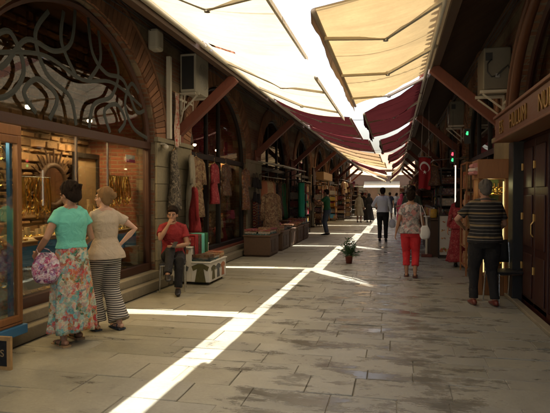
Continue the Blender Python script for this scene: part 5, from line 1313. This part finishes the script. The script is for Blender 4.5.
def person(label, loc, heading, H=1.7, female=False, skin='skin', hair=('hair_dark','short'), feet=None, hands=None, elbows=None, knees=None,
           lean=.02, pelvis=None, top=None, bottom=None, shoes=('leather_black','shoe'), head=(0,0), near=True, girth=1.0, curl=(.35,.35), palm=(None,None), group=None, eyes=True, belly=0):
    s=H/1.7; T=thing('person',loc,label,'person',group,heading,world=False)
    P=V(pelvis) if pelvis else V((0,0,.93))
    sp=lambda z: P+V((0,lean*(z-.93)*2,z-.93))
    sw=.150 if female else .180; hipw=.095
    sh=[sp(1.385)+V((sd*sw,0,0)) for sd in (-1,1)]; hp=[P+V((sd*hipw,0,-.03)) for sd in (-1,1)]
    feet=feet or [(-.10,.0,.08),(.10,.02,.08)]; hands=hands or [(-.27,.03,.80),(.27,.03,.80)]
    elbows=elbows or [(-.3,-1,0),(.3,-1,0)]; knees=knees or [(0,1,0),(0,1,0)]
    kn=[];an=[];el=[];wr=[]
    for i in (0,1):
        k_,a_=ik(hp[i],feet[i],.425,.42,knees[i]); kn.append(k_); an.append(a_)
        e_,w_=ik(sh[i],hands[i],.285,.25,elbows[i]); el.append(e_); wr.append(w_)
    vox=.0075 if near else .014
    S=lambda mb: setattr(mb,'v',[(x*s,y*s,z*s) for x,y,z in mb.v])
    g_=girth
    hipr=.175 if female else .165
    tors=[(.80,.10,.09),(.86,hipr*.95,.118),(.93,hipr,.122),(1.02,.145 if female else .15,.105+belly*.5),(1.10,.132 if female else .148,.10+belly),(1.20,.145 if female else .165,.108+belly*.5),(1.30,.155 if female else .178,.112),(1.37,.15 if female else .17,.09),(1.42,.09,.065),(1.46,.058,.055)]
    def torso(mb, m=0, z0=0, z1=9, hem=0):
        pts=[];rr=[]
        for z,a,b in tors:
            if z0<=z<=z1: pts.append(sp(z)); k=hem*max(0,(1.1-z)) ; rr.append((a*g_+m+k,b*g_+m+k))
        mb.tube(pts,rr,20,ref=(1,0,0))
    hc=sp(1.585)+V((0,.02,0)); hr=Matrix.Rotation(head[0],3,'Z')@Matrix.Rotation(head[1],3,'X')
    hh=lambda x,y,z: hc+hr@V((x,y,z))
    b=MB(); torso(b,-.012,.85,.94); torso(b,-.002,.93)
    for i,sd in enumerate((-1,1)): b.tube([sp(1.455)+V((sd*.02,-.005,0)),sp(1.42)+V((sd*.09,-.005,0)),sh[i]+V((-sd*.02,0,0))],[.042,.043,.046],10,round_ends=True)
    b.tube([sp(1.40),sp(1.47)+V((0,.01,0)),hh(0,-.01,-.05)],[(.062,.06),(.054,.054),(.052,.052)],12)
    b.ell(hh(0,-.012,.018),(.074,.094,.098),hr,18,12); b.ell(hh(0,.028,-.045),(.056,.062,.068),hr,16,10)
    b.ell(hh(0,.062,-.088),(.028,.026,.022),hr,10,7)
    b.tube([hh(0,.088,.018),hh(0,.112,-.025)],[(.009,.009),(.016,.013)],8,round_ends=True)
    b.ell(hh(0,.078,-.062),(.026,.015,.008),hr,10,6)
    for sd in (-1,1):
        b.ell(hh(sd*.076,-.005,-.008),(.010,.020,.032),hr,8,7); b.ell(hh(sd*.034,.070,.032),(.024,.014,.009),hr,8,6); b.ell(hh(sd*.045,.052,-.025),(.022,.022,.022),hr,8,6)
    for i,sd in enumerate((-1,1)):
        fk=.92 if female else 1.0
        b.tube([sh[i]+V((-sd*.05,0,-.01)),sh[i],(sh[i]*.5+el[i]*.5),el[i],el[i]*.6+wr[i]*.4,wr[i]],[.052*fk,.053*fk,.046*fk,.037*fk,.038*fk,(.028*fk,.022*fk)],12,round_ends=True)
        b.tube([hp[i]+V((0,0,.03)),hp[i],hp[i]*.5+kn[i]*.5,kn[i],kn[i]*.65+an[i]*.35,an[i]],[.085*g_,.088*g_,.075*g_,.055,.056,.036],14,round_ends=True)
        fw_=V((0,1,0)); kd=(V(knees[i])); kd.z=0
        if kd.length>.1: fw_=(fw_+kd.normalized()*.6).normalized()
        fo=an[i]+V((0,0,-.045)); b.tube([fo-fw_*.05,fo,fo+fw_*.09+V((0,0,-.012)),fo+fw_*.17+V((0,0,-.018))],[(.03,.03),(.036,.036),(.042,.024),(.036,.015)],10,ref=(1,0,0),round_ends=True)
        # hand: palm, four fingers and a thumb
        d=(wr[i]-el[i]).normalized(); pn=V(palm[i]) if palm[i] else V((-sd,.2,0)); pn=(pn-d*pn.dot(d)).normalized(); lt=d.cross(pn).normalized()
        fwd=V((0,1,.3)); 
        if lt.dot(fwd)<0: lt=-lt        # lt points to the thumb side
        b.tube([wr[i],wr[i]+d*.03,wr[i]+d*.085],[(.024,.018),(.036,.015),(.040,.013)],10,ref=lt,round_ends=True)
        for j in range(4):
            f0=wr[i]+d*.085+lt*(.030-.0205*j); ln=(.070,.078,.072,.056)[j]; c=curl[i]*(1+.12*j); pts=[f0]; a=0
            for sg,fr in ((0,.45),(1,.30),(2,.25)):
                a+=c*(1.0 if sg else .6); dd=d*math.cos(a)+pn*math.sin(a); pts.append(pts[-1]+dd*ln*fr)
            b.tube(pts,[.0088,.0082,.0076,.0066],8,round_ends=True)
        t0=wr[i]+d*.03+lt*.028; t1=t0+(d*.6+lt*.75+pn*.25).normalized()*.035; t2=t1+(d*.85+lt*.25+pn*.45).normalized()*.03
        b.tube([t0,t1,t2],[.0125,.0105,.0085],8,round_ends=True)
    S(b); o=make('body', b, MT[skin], T); remesh(o, vox*.8 if near else vox, 2)
    # hair
    hm,hk=hair; h=MB()
    h.ell(hh(0,-.030,.036),(.088,.100,.104),hr,18,12); h.ell(hh(0,-.055,-.01),(.074,.062,.075),hr,14,9)
    if hk=='bun': h.ell(hh(0,-.135,.05),(.042,.042,.042),hr,12,8); h.tube([hh(0,-.09,.07),hh(0,-.14,.05)],.03,8,round_ends=True)
    if hk=='topbun': h.ell(hh(0,-.07,.145),(.045,.045,.04),hr,12,8)
    if hk=='pinned':
        h.ell(hh(0,-.030,.040),(.094,.104,.106),hr,18,12); h.ell(hh(0,-.08,-.02),(.085,.065,.08),hr,14,9)
        h.ell(hh(0,-.115,.01),(.055,.035,.07),hr,12,8); h.ell(hh(.03,-.12,.05),(.03,.03,.04),hr,9,7); h.ell(hh(-.03,-.12,.03),(.03,.03,.04),hr,9,7)
    if hk=='long': h.tube([hh(0,-.09,0),hh(0,-.11,-.12),sp(1.30)+V((0,-.12,0))],[(.075,.04),(.085,.035),(.06,.02)],12,ref=(1,0,0),round_ends=True)
    if hk=='scarf':
        h.ell(hh(0,-.005,.02),(.098,.112,.118),hr,16,10); h.tube([hh(0,-.02,-.08),sp(1.36)],[(.09,.09),(.15,.12)],14,ref=(1,0,0),round_ends=True)
    if hk=='short':
        h.ell(hh(0,.035,.085),(.066,.055,.035),hr,12,8)
    if hk not in('scarf','bald'):
        # fringe line kept above the brow
        h.ell(hh(0,.03,.083),(.068,.058,.034),hr,12,8)
    if hk!='scarf' and near:
        rh=random.Random(int(H*1000)+len(label)); back=hh(0,-.115,.03)
        vol=1.1 if hk=='pinned' else 1.0
        for k in range(46):
            a=rh.uniform(0,2*PI); t0=rh.uniform(.0,.35); pts=[]
            for j in range(5):
                th=t0+j*.30
                if hk in('bun','topbun','pinned') : th=min(th,1.75)
                x=.088*vol*math.sin(th)*math.cos(a+j*.05); y=-.034+.102*vol*math.sin(th)*math.sin(a+j*.05); z=.036+.106*vol*math.cos(th)
                if y>.035 and z<.075: break
                pts.append(hh(x,y,z))
            if len(pts)>1: h.tube(pts,[rh.uniform(.006,.011)]*(len(pts)-1)+[.004],6,round_ends=True)
        if hk in('bun','topbun','pinned'):
            cb_={'bun':(0,-.135,.05),'topbun':(0,-.07,.150),'pinned':(0,-.12,.02)}[hk]
            for k in range(20 if hk=='pinned' else 9):
                h.torus(hh(*cb_)+V((rh.uniform(-1,1)*(.05 if hk=='pinned' else .008),rh.uniform(-.01,.01),rh.uniform(-1,1)*(.05 if hk=='pinned' else .01))),rh.uniform(.022,.042),.009,Matrix.Rotation(rh.uniform(0,3),3,'X')@Matrix.Rotation(rh.uniform(0,3),3,'Y'),14,5)
    if hk!='bald' or True:
        S(h); o=make('hair' if hk!='scarf' else 'headscarf', h, MT[hm], T); remesh(o, .0055 if near else .016, 1, .008, .03)
    if eyes and near:
        for sd in (-1,1):
            q=MB(); q.ell(hh(sd*.031,.0835,.004),(.013,.007,.0065),hr,10,7); S(q); e_=make('eye', q, MT['eye_white'], T, smooth=True)
            q=MB(); q.ell(hh(sd*.031,.0895,.004),(.0062,.003,.0060),hr,8,6); S(q); make('iris', q, MT['hair_dark'], e_, smooth=True)
            q=MB(); q.tube([hh(sd*.014,.087,.022),hh(sd*.033,.086,.030),hh(sd*.052,.074,.024)],.0028,6,round_ends=True); S(q); make('eyebrow', q, MT[hm if hk!='scarf' else 'hair_dark'], T, smooth=True)
        q=MB(); q.tube([hh(-.022,.086,-.061),hh(0,.094,-.059),hh(.022,.086,-.061)],[.003,.006,.003],6,round_ends=True); S(q); make('lips', q, MT['lip'], T, smooth=True)
    # upper garment
    if top:
        q=MB(); m=.013; z0=top.get('hem',.93); kind=top.get('sleeve','short')
        torso(q,m,z0-.001,1.43,top.get('flare',.1)); q.tube([sp(1.42),sp(1.447)],[(.088,.072),(.066,.062)],16,ref=(1,0,0))
        pz=[z for z,_,_ in tors if z>=z0]
        for i,sd in enumerate((-1,1)):
            A=sh[i]+V((-sd*.07,0,-.012)); q.tube([sp(1.435)+V((sd*.045,-.003,0)),sp(1.42)+V((sd*.09,-.003,0)),sh[i]+V((-sd*.015,0,-.0))],[.046,.052,.056],12,round_ends=True)
            if kind=='short': E=sh[i]*.25+el[i]*.75 if top.get('sl') is None else sh[i]*(1-top['sl'])+el[i]*top['sl']; q.tube([A,sh[i],sh[i]*.4+E*.6,E],[.056,.058,.060,.066],12,ref=None)
            elif kind=='long': q.tube([A,sh[i],sh[i]*.5+el[i]*.5,el[i],el[i]*.15+wr[i]*.85],[.056,.058,.056,.050,.040],12)
        S(q); o=make(top.get('name','shirt'), q, MT[top['mat']], T); remesh(o, .010 if near else .016, 3, .016*(1 if near else .5), .11)
        if top.get('collar'):
            q=MB(); q.torus(sp(1.445)+V((0,.0,0)),.070,.014,Matrix.Rotation(-.25,3,'X'),18,7); S(q); make('collar', q, MT[top['mat']], T, smooth=True)
    # lower garment
    if bottom:
        q=MB(); kind=bottom['kind']
        if kind in('trousers','wide','capri'):
            pts=[sp(1.03),sp(.98),sp(.93),sp(.87),sp(.79)]; q.tube(pts,[((.150)*g_+.014,.110*g_+.016+belly*.3),(.162*g_+.016,.120*g_+.020),(hipr*g_+.018,.128*g_+.022),(hipr*.98*g_+.016,.126*g_+.020),(.15,.118)],20,ref=(1,0,0))
            for i in (0,1):
                w1,w2,w3={'trousers':(.078,.064,.062),'wide':(.100,.105,.125),'capri':(.080,.070,.072)}[kind]
                end=an[i]+(kn[i]-an[i])*(.32 if kind=='capri' else .03)
                q.tube([hp[i]+V((0,0,.02)),hp[i]*.5+kn[i]*.5,kn[i],kn[i]*.5+end*.5,end],[.100*g_,.090*g_ if kind!='wide' else .10,w1,w2,w3],14,round_ends=False)
            S(q); o=make('trousers', q, MT[bottom['mat']], T); remesh(o, .010 if near else .016, 3, .018*(1 if near else .5), .13)
        elif kind=='skirt':
            zb=bottom.get('z',.16); r0=bottom.get('r',.30); zt=bottom.get('zt',1.06); sway=V(bottom.get('sway',(0,0,0))); nf=bottom.get('folds',11)
            def sk(u,v):
                a=2*PI*u; z=zt+(zb-zt)*v; rx=(.15+(r0-.15)*v**.8); ry=(.118+(r0*.82-.118)*v**.8)
                if v<.25: rx=max(rx,.150+.10*v); 
                f=1+.11*v*math.sin(a*nf+1.3*math.sin(v*4))+.05*v*math.sin(a*(nf*2-3)+2+v*3)
                c=sp(zt) if v<.01 else sp(max(.8,z)); return (c.x+sway.x*v*v+rx*f*math.cos(a),c.y+sway.y*v*v+ry*f*math.sin(a),z+.012*math.sin(a*3)*v)
            q.grid(sk,90,26,closed_u=True); S(q); make('skirt', q, MT[bottom['mat']], T, smooth=True, solid=.006)
    # shoes
    sm_,sk_=shoes
    for i,sd in enumerate((-1,1)):
        fw_=V((0,1,0)); kd=(V(knees[i])); kd.z=0
        if kd.length>.1: fw_=(fw_+kd.normalized()*.6).normalized()
        fo=an[i]+V((0,0,-.045)); q=MB()
        if sk_=='shoe':
            q.tube([fo-fw_*.065+V((0,0,.01)),fo+V((0,0,.012)),fo+fw_*.09+V((0,0,-.008)),fo+fw_*.19+V((0,0,-.016))],[(.036,.038),(.042,.048),(.049,.032),(.040,.020)],12,ref=(1,0,0),round_ends=True)
        else:
            w_=.045; hl=.035 if sk_=='wedge' else .006
            rr=fw_.cross(V((0,0,1))); 
            pl=lambda t,sdd,z: fo+fw_*t+rr*sdd*w_*(1 if t<.1 else .9)+V((0,0,z))
            vs=[pl(t,sdd,z) for t,z0,z1 in ((-.07,-.04-hl*.6,-.026),(.03,-.04-hl*.5,-.030),(.12,-.046,-.034),(.20,-.046,-.036)) for sdd in (-1,1) for z in (z0,z1)]
            fs=[]
            for k in range(3):
                a=k*4; fs+=[(a,a+4,a+5,a+1),(a+2,a+3,a+7,a+6),(a+1,a+5,a+7,a+3),(a,a+2,a+6,a+4)]
            fs+=[(0,1,3,2),(12,14,15,13)]; q.add(vs,fs)
        S(q); so_=make('shoe' if sk_=='shoe' else 'sandal', q, MT[sm_], T, smooth=(sk_=='shoe'))
        if sk_!='shoe':
            q=MB()
            for t in (.0,.10): 
                c=fo+fw_*t; rr=fw_.cross(V((0,0,1))); q.tube([c+rr*.045*math.cos(PI*k/8)+V((0,0,-.03+.062*math.sin(PI*k/8)*(1 if t==0 else .6))) for k in range(9)],[(.004,.010)]*9,6,ref=None)
            S(q); make('strap', q, MT['strap_green' if sk_=='wedge' else 'denim'], so_)
    T['_s']=s
    return T
def P2(T,pt):
    """a point given in the person's own frame (metres at 1.7 m height) as world metres"""
    s=T['_s']; return T.matrix_basis @ (V(pt)*s)

A_=person('woman in a teal shirt and long floral skirt at the shop window',(-3.29,4.98,0),R(62),1.66,True,'skin_tan',('hair_dark','pinned'),
    feet=[(-.13,-.06,.09),(.12,.10,.10)],hands=[(-.30,.16,.98),(.20,.24,1.0)],elbows=[(-.5,-1,-.2),(.5,-1,-.2)],head=(.25,-.25),girth=1.06,
    top=dict(mat='teal_cotton',hem=1.0,sl=.42,name='t_shirt',flare=.12),bottom=dict(kind='skirt',mat='floral_skirt',z=.15,r=.25,zt=1.07,folds=9),shoes=('cork','wedge'),curl=(.9,.4))
B_=person('woman with pinned blond hair, beige shirt and striped wide trousers',(-3.23,5.55,0),R(58),1.62,True,'skin_fair',('hair_blond','bun'),
    feet=[(-.10,.06,.09),(.12,-.10,.10)],hands=[(-.04,.20,1.30),(.19,-.02,1.03)],elbows=[(-.6,.2,-1),(1,-.5,.1)],head=(.45,.05),girth=1.03,
    top=dict(mat='beige_linen',hem=.85,sl=.5,flare=.25),bottom=dict(kind='wide',mat='stripe_trousers'),shoes=('denim','sandal'),curl=(.7,.5),palm=((0,-1,.2),(-.3,.6,0)))
D_=person('woman in red cropped trousers and a grey and pink patterned blouse walking away',(.30,10.4,0),R(-4),1.63,True,'skin_tan',('hair_dark','topbun'),
    feet=[(-.08,.09,.08),(.09,-.07,.10)],hands=[(-.30,.04,.80),(.27,.10,.84)],girth=1.10,
    top=dict(mat='blouse_print',hem=.86,sl=.6,name='blouse',flare=.22),bottom=dict(kind='capri',mat='red_trouser'),shoes=('leather_red','sandal'))
E_=person('man in a white shirt and black trousers walking away with a plastic bag',(-.39,18.3,0),R(-3),1.78,False,'skin_tan',('hair_dark','short'),
    feet=[(-.09,.02,.08),(.10,.06,.08)],hands=[(-.24,.20,1.06),(.29,.05,.80)],elbows=[(-.6,-1,-.3),(.3,-1,0)],
    top=dict(mat='white_cotton',hem=.90,sleeve='long',flare=.15),bottom=dict(kind='trousers',mat='black_cloth'),curl=(.5,1.1))
F_=person('stout grey-haired man in a black striped shirt with his back turned',(1.24,7.93,0),R(6),1.74,False,'skin_tan',('hair_grey','crop'),
    feet=[(-.14,.04,.08),(.13,-.02,.08)],hands=[(-.26,.22,1.08),(.20,.26,1.0)],elbows=[(-.9,-.7,-.2),(.6,-1,-.2)],girth=1.24,belly=.04,
    top=dict(mat='stripe_shirt',hem=.84,sl=.75,flare=.12,name='polo_shirt',collar=True),bottom=dict(kind='trousers',mat='black_cloth'),shoes=('leather_red','shoe'),head=(.15,-.05))
G_=person('person with dark hair in a long dark red patterned robe by the stall',(1.38,12.1,0),R(-8),1.62,True,'skin_tan',('hair_dark','scarf'),
    feet=[(-.09,.0,.08),(.09,.03,.08)],top=dict(mat='red_print',hem=.86,sleeve='long',flare=.2,name='robe_top'),bottom=dict(kind='skirt',mat='red_print',z=.12,r=.27,zt=1.05,folds=7),near=True)
H_=person('man in a bright green T-shirt reaching up to the dark rack',(-2.55,20.7,0),R(80),1.76,False,'skin_tan',('hair_dark','short'),
    hands=[(-.18,.42,1.32),(.20,.32,1.15)],elbows=[(-.5,-.4,-1),(.5,-.4,-1)],top=dict(mat='green_cotton',hem=.90,sl=.6,name='t_shirt'),bottom=dict(kind='trousers',mat='denim'),near=False)
I_=person('woman in a pale long coat walking beside the woman in black',(-1.95,30.5,0),R(-4),1.63,True,'skin_tan',('khaki_coat','scarf'),
    top=dict(mat='khaki_coat',hem=.80,sleeve='long',name='coat'),bottom=dict(kind='skirt',mat='khaki_coat',z=.40,r=.26,zt=1.05,folds=6),near=False)
J_=person('woman all in black walking beside the woman in a pale coat',(-1.42,30.9,0),R(0),1.64,True,'skin_tan',('black_cloth','scarf'),
    top=dict(mat='black_cloth',hem=.80,sleeve='long',name='coat'),bottom=dict(kind='skirt',mat='black_cloth',z=.12,r=.30,zt=1.05,folds=6),near=False)
K_=person('man in an olive shirt walking ahead of the woman in red trousers',(.48,15.4,0),R(-2),1.80,False,'skin_tan',('hair_dark','short'),
    top=dict(mat='olive_cotton',hem=.88,sl=.7),bottom=dict(kind='trousers',mat='black_cloth'),near=False)
L_p=person('stallkeeper in dark green leaning over the counter with one arm stretched out',(.62,16.6,0),R(72),1.70,True,'skin_tan',('hair_brown','long'),
    lean=-.06,hands=[(-.15,.5,1.2),(.25,.3,.95)],elbows=[(-.4,-.4,-1),(.4,-1,-.2)],top=dict(mat='olive_cotton',hem=.88,sl=.7),bottom=dict(kind='trousers',mat='grey_cloth'),near=False)
M_=person('person in a pink headscarf and top far down the street',(.35,27.5,0),R(10),1.60,True,'skin_tan',('pink_cotton','scarf'),
    top=dict(mat='pink_cotton',hem=.80,sleeve='long',name='coat'),bottom=dict(kind='skirt',mat='pink_cotton',z=.3,r=.27,zt=1.05,folds=6),near=False)
for lb,x_,y_,h_,t_,b_,hd in (('far walker in a navy top near the end of the street',-.3,36,1.72,'navy_cloth','grey_cloth',0),('far walker in a white top near the end of the street',.15,40,1.7,'white_cotton','denim',3),
    ('far walker in black by the left shops',-2.2,38,1.7,'black_cloth','black_cloth',0),('far figure in grey beside the right stalls',.75,24,1.68,'grey_cloth','black_cloth',10),('far figure in red by the left shops',-2.6,43,1.66,'red_cotton','navy_cloth',-20),
    ('far figure in beige beyond the pink scarf',.5,33,1.7,'beige_linen','navy_cloth',0),('far figure in grey at the mouth of the square',-.9,46,1.72,'grey_cloth','denim',170),('far figure in teal at the mouth of the square',.1,49,1.62,'teal_cotton','white_cotton',5),('far figure in khaki crossing the square',-1.5,55,1.7,'khaki_coat','grey_cloth',80),('far figure in white crossing the square',.9,57,1.75,'white_cotton','black_cloth',-90)):
    person(lb,(x_,y_,0),R(hd),h_,False,'skin_tan',('hair_dark','short'),top=dict(mat=t_,hem=.88,sl=.7),bottom=dict(kind='trousers',mat=b_),near=False,group='people far down the street')
# seated man and his chair
cx_,cy_=-3.52,8.12
steel_chair((cx_,cy_,0),R(200),'steel-legged black chair under the seated man in red')
C_=person('young man in a red T-shirt sitting cross-legged on a chair',(cx_,cy_,0),R(200),1.74,False,'skin_tan',('hair_dark','short'),
    pelvis=(0,-.05,.545),lean=.07,feet=[(-.10,.42,.10),(.04,.60,.34)],knees=[(-.1,1,1),(-.35,1,1.2)],hands=[(-.06,.30,.72),(.055,.195,1.05)],elbows=[(-.8,-.3,-1),(.5,.4,-1)],
    top=dict(mat='red_cotton',hem=.93,sl=.6,name='t_shirt'),bottom=dict(kind='trousers',mat='black_cloth'),head=(-.12,-.10),curl=(.6,1.3),palm=(None,(-.5,-.6,.4)))
ph=thing('phone',P2(C_,(-.05,.38,.76)),'dark phone in the seated man\'s lap','phone',world=False)
b=MB(); b.obox((0,0,0),(.035,.07,.004),Matrix.Rotation(.6,3,'X')); make('screen_body', b, MT['black_plastic'], ph, bev=.003)
steel_chair((1.56,8.25,0),R(200),'black chair with thin steel legs standing behind the striped-shirt man')
# bags
def bag(name,c,w,d,h,m,label,strap_to,seed=0,rz=0.,sm='leather_black'):
    T=thing(name,c,label,'bag',None,rz,world=False)
    def f(u,v):
        a=2*PI*u; q=1-abs(2*v-1)**3*.35; tp=(1-.45*max(0,v-.5)*2*.6)
        sgn=lambda t,e: math.copysign(abs(t)**e,t)
        return (w/2*sgn(math.cos(a),.7)*q*tp,d/2*sgn(math.sin(a),.8)*q*(1.1-.7*v)*(1+.08*math.sin(a*5+seed)),-h+h*v)
    b=MB(); b.grid(f,32,14,closed_u=True); b.ell((0,0,-h),(w*.32,d*.33,.012)); make('bag_body', b, MT[m], T, smooth=True, solid=.004)
    inv=T.matrix_basis.inverted(); q=MB(); tp=inv@V(strap_to)
    for sx in (-1,1):
        q.tube([(sx*w*.25,0,-.02),(sx*w*.20+tp.x*.5,tp.y*.5,tp.z*.6),(tp.x+sx*.012,tp.y,tp.z)],[(.004,.012)]*3,6)
    make('strap', q, MT[sm], T); return T
wA=P2(A_,(-.29,.13,1.04))
bag('handbag',tuple(P2(A_,(-.27,.02,.99))),.28,.13,.30,'floral_bag','puffy flower-patterned handbag in purple and white on the arm of the woman in teal',tuple(wA),1,R(20),'floral_bag')
bag('handbag',tuple(P2(D_,(.27,-.06,1.02))),.20,.10,.24,'plastic_white','white shoulder bag at the hip of the woman in red trousers',tuple(P2(D_,(.19,-.03,1.42))),2,R(20),'plastic_white')
bag('plastic_bag',tuple(P2(E_,(.30,.07,.70))),.22,.12,.27,'plastic_white','white plastic bag carried by the man in the white shirt',tuple(P2(E_,(.29,.06,.76))),3,0,'plastic_white')
sg=thing('sunglasses',P2(B_,(0,.10,1.69)),'dark sunglasses pushed up on the blond woman\'s hair','sunglasses',None,B_.rotation_euler[2]+.45,world=False)
b=MB()
for sx in (-1,1): b.ell((sx*.033,-.015,.0),(.028,.005,.018),Matrix.Rotation(-.6,3,'X'),12,8)
b.tube([(-.01,-.015,.004),(.01,-.015,.004)],.003,5)
make('lens', b, MT['black_plastic'], sg, smooth=True)
b=MB()
for sx in (-1,1): b.tube([(sx*.06,-.02,.005),(sx*.078,-.07,-.02),(sx*.076,-.12,-.05)],.003,5)
b.tube([(-.06,-.02,.005),(-.05,-.018,.006)],.003,5); make('temple', b, MT['black_plastic'], sg)
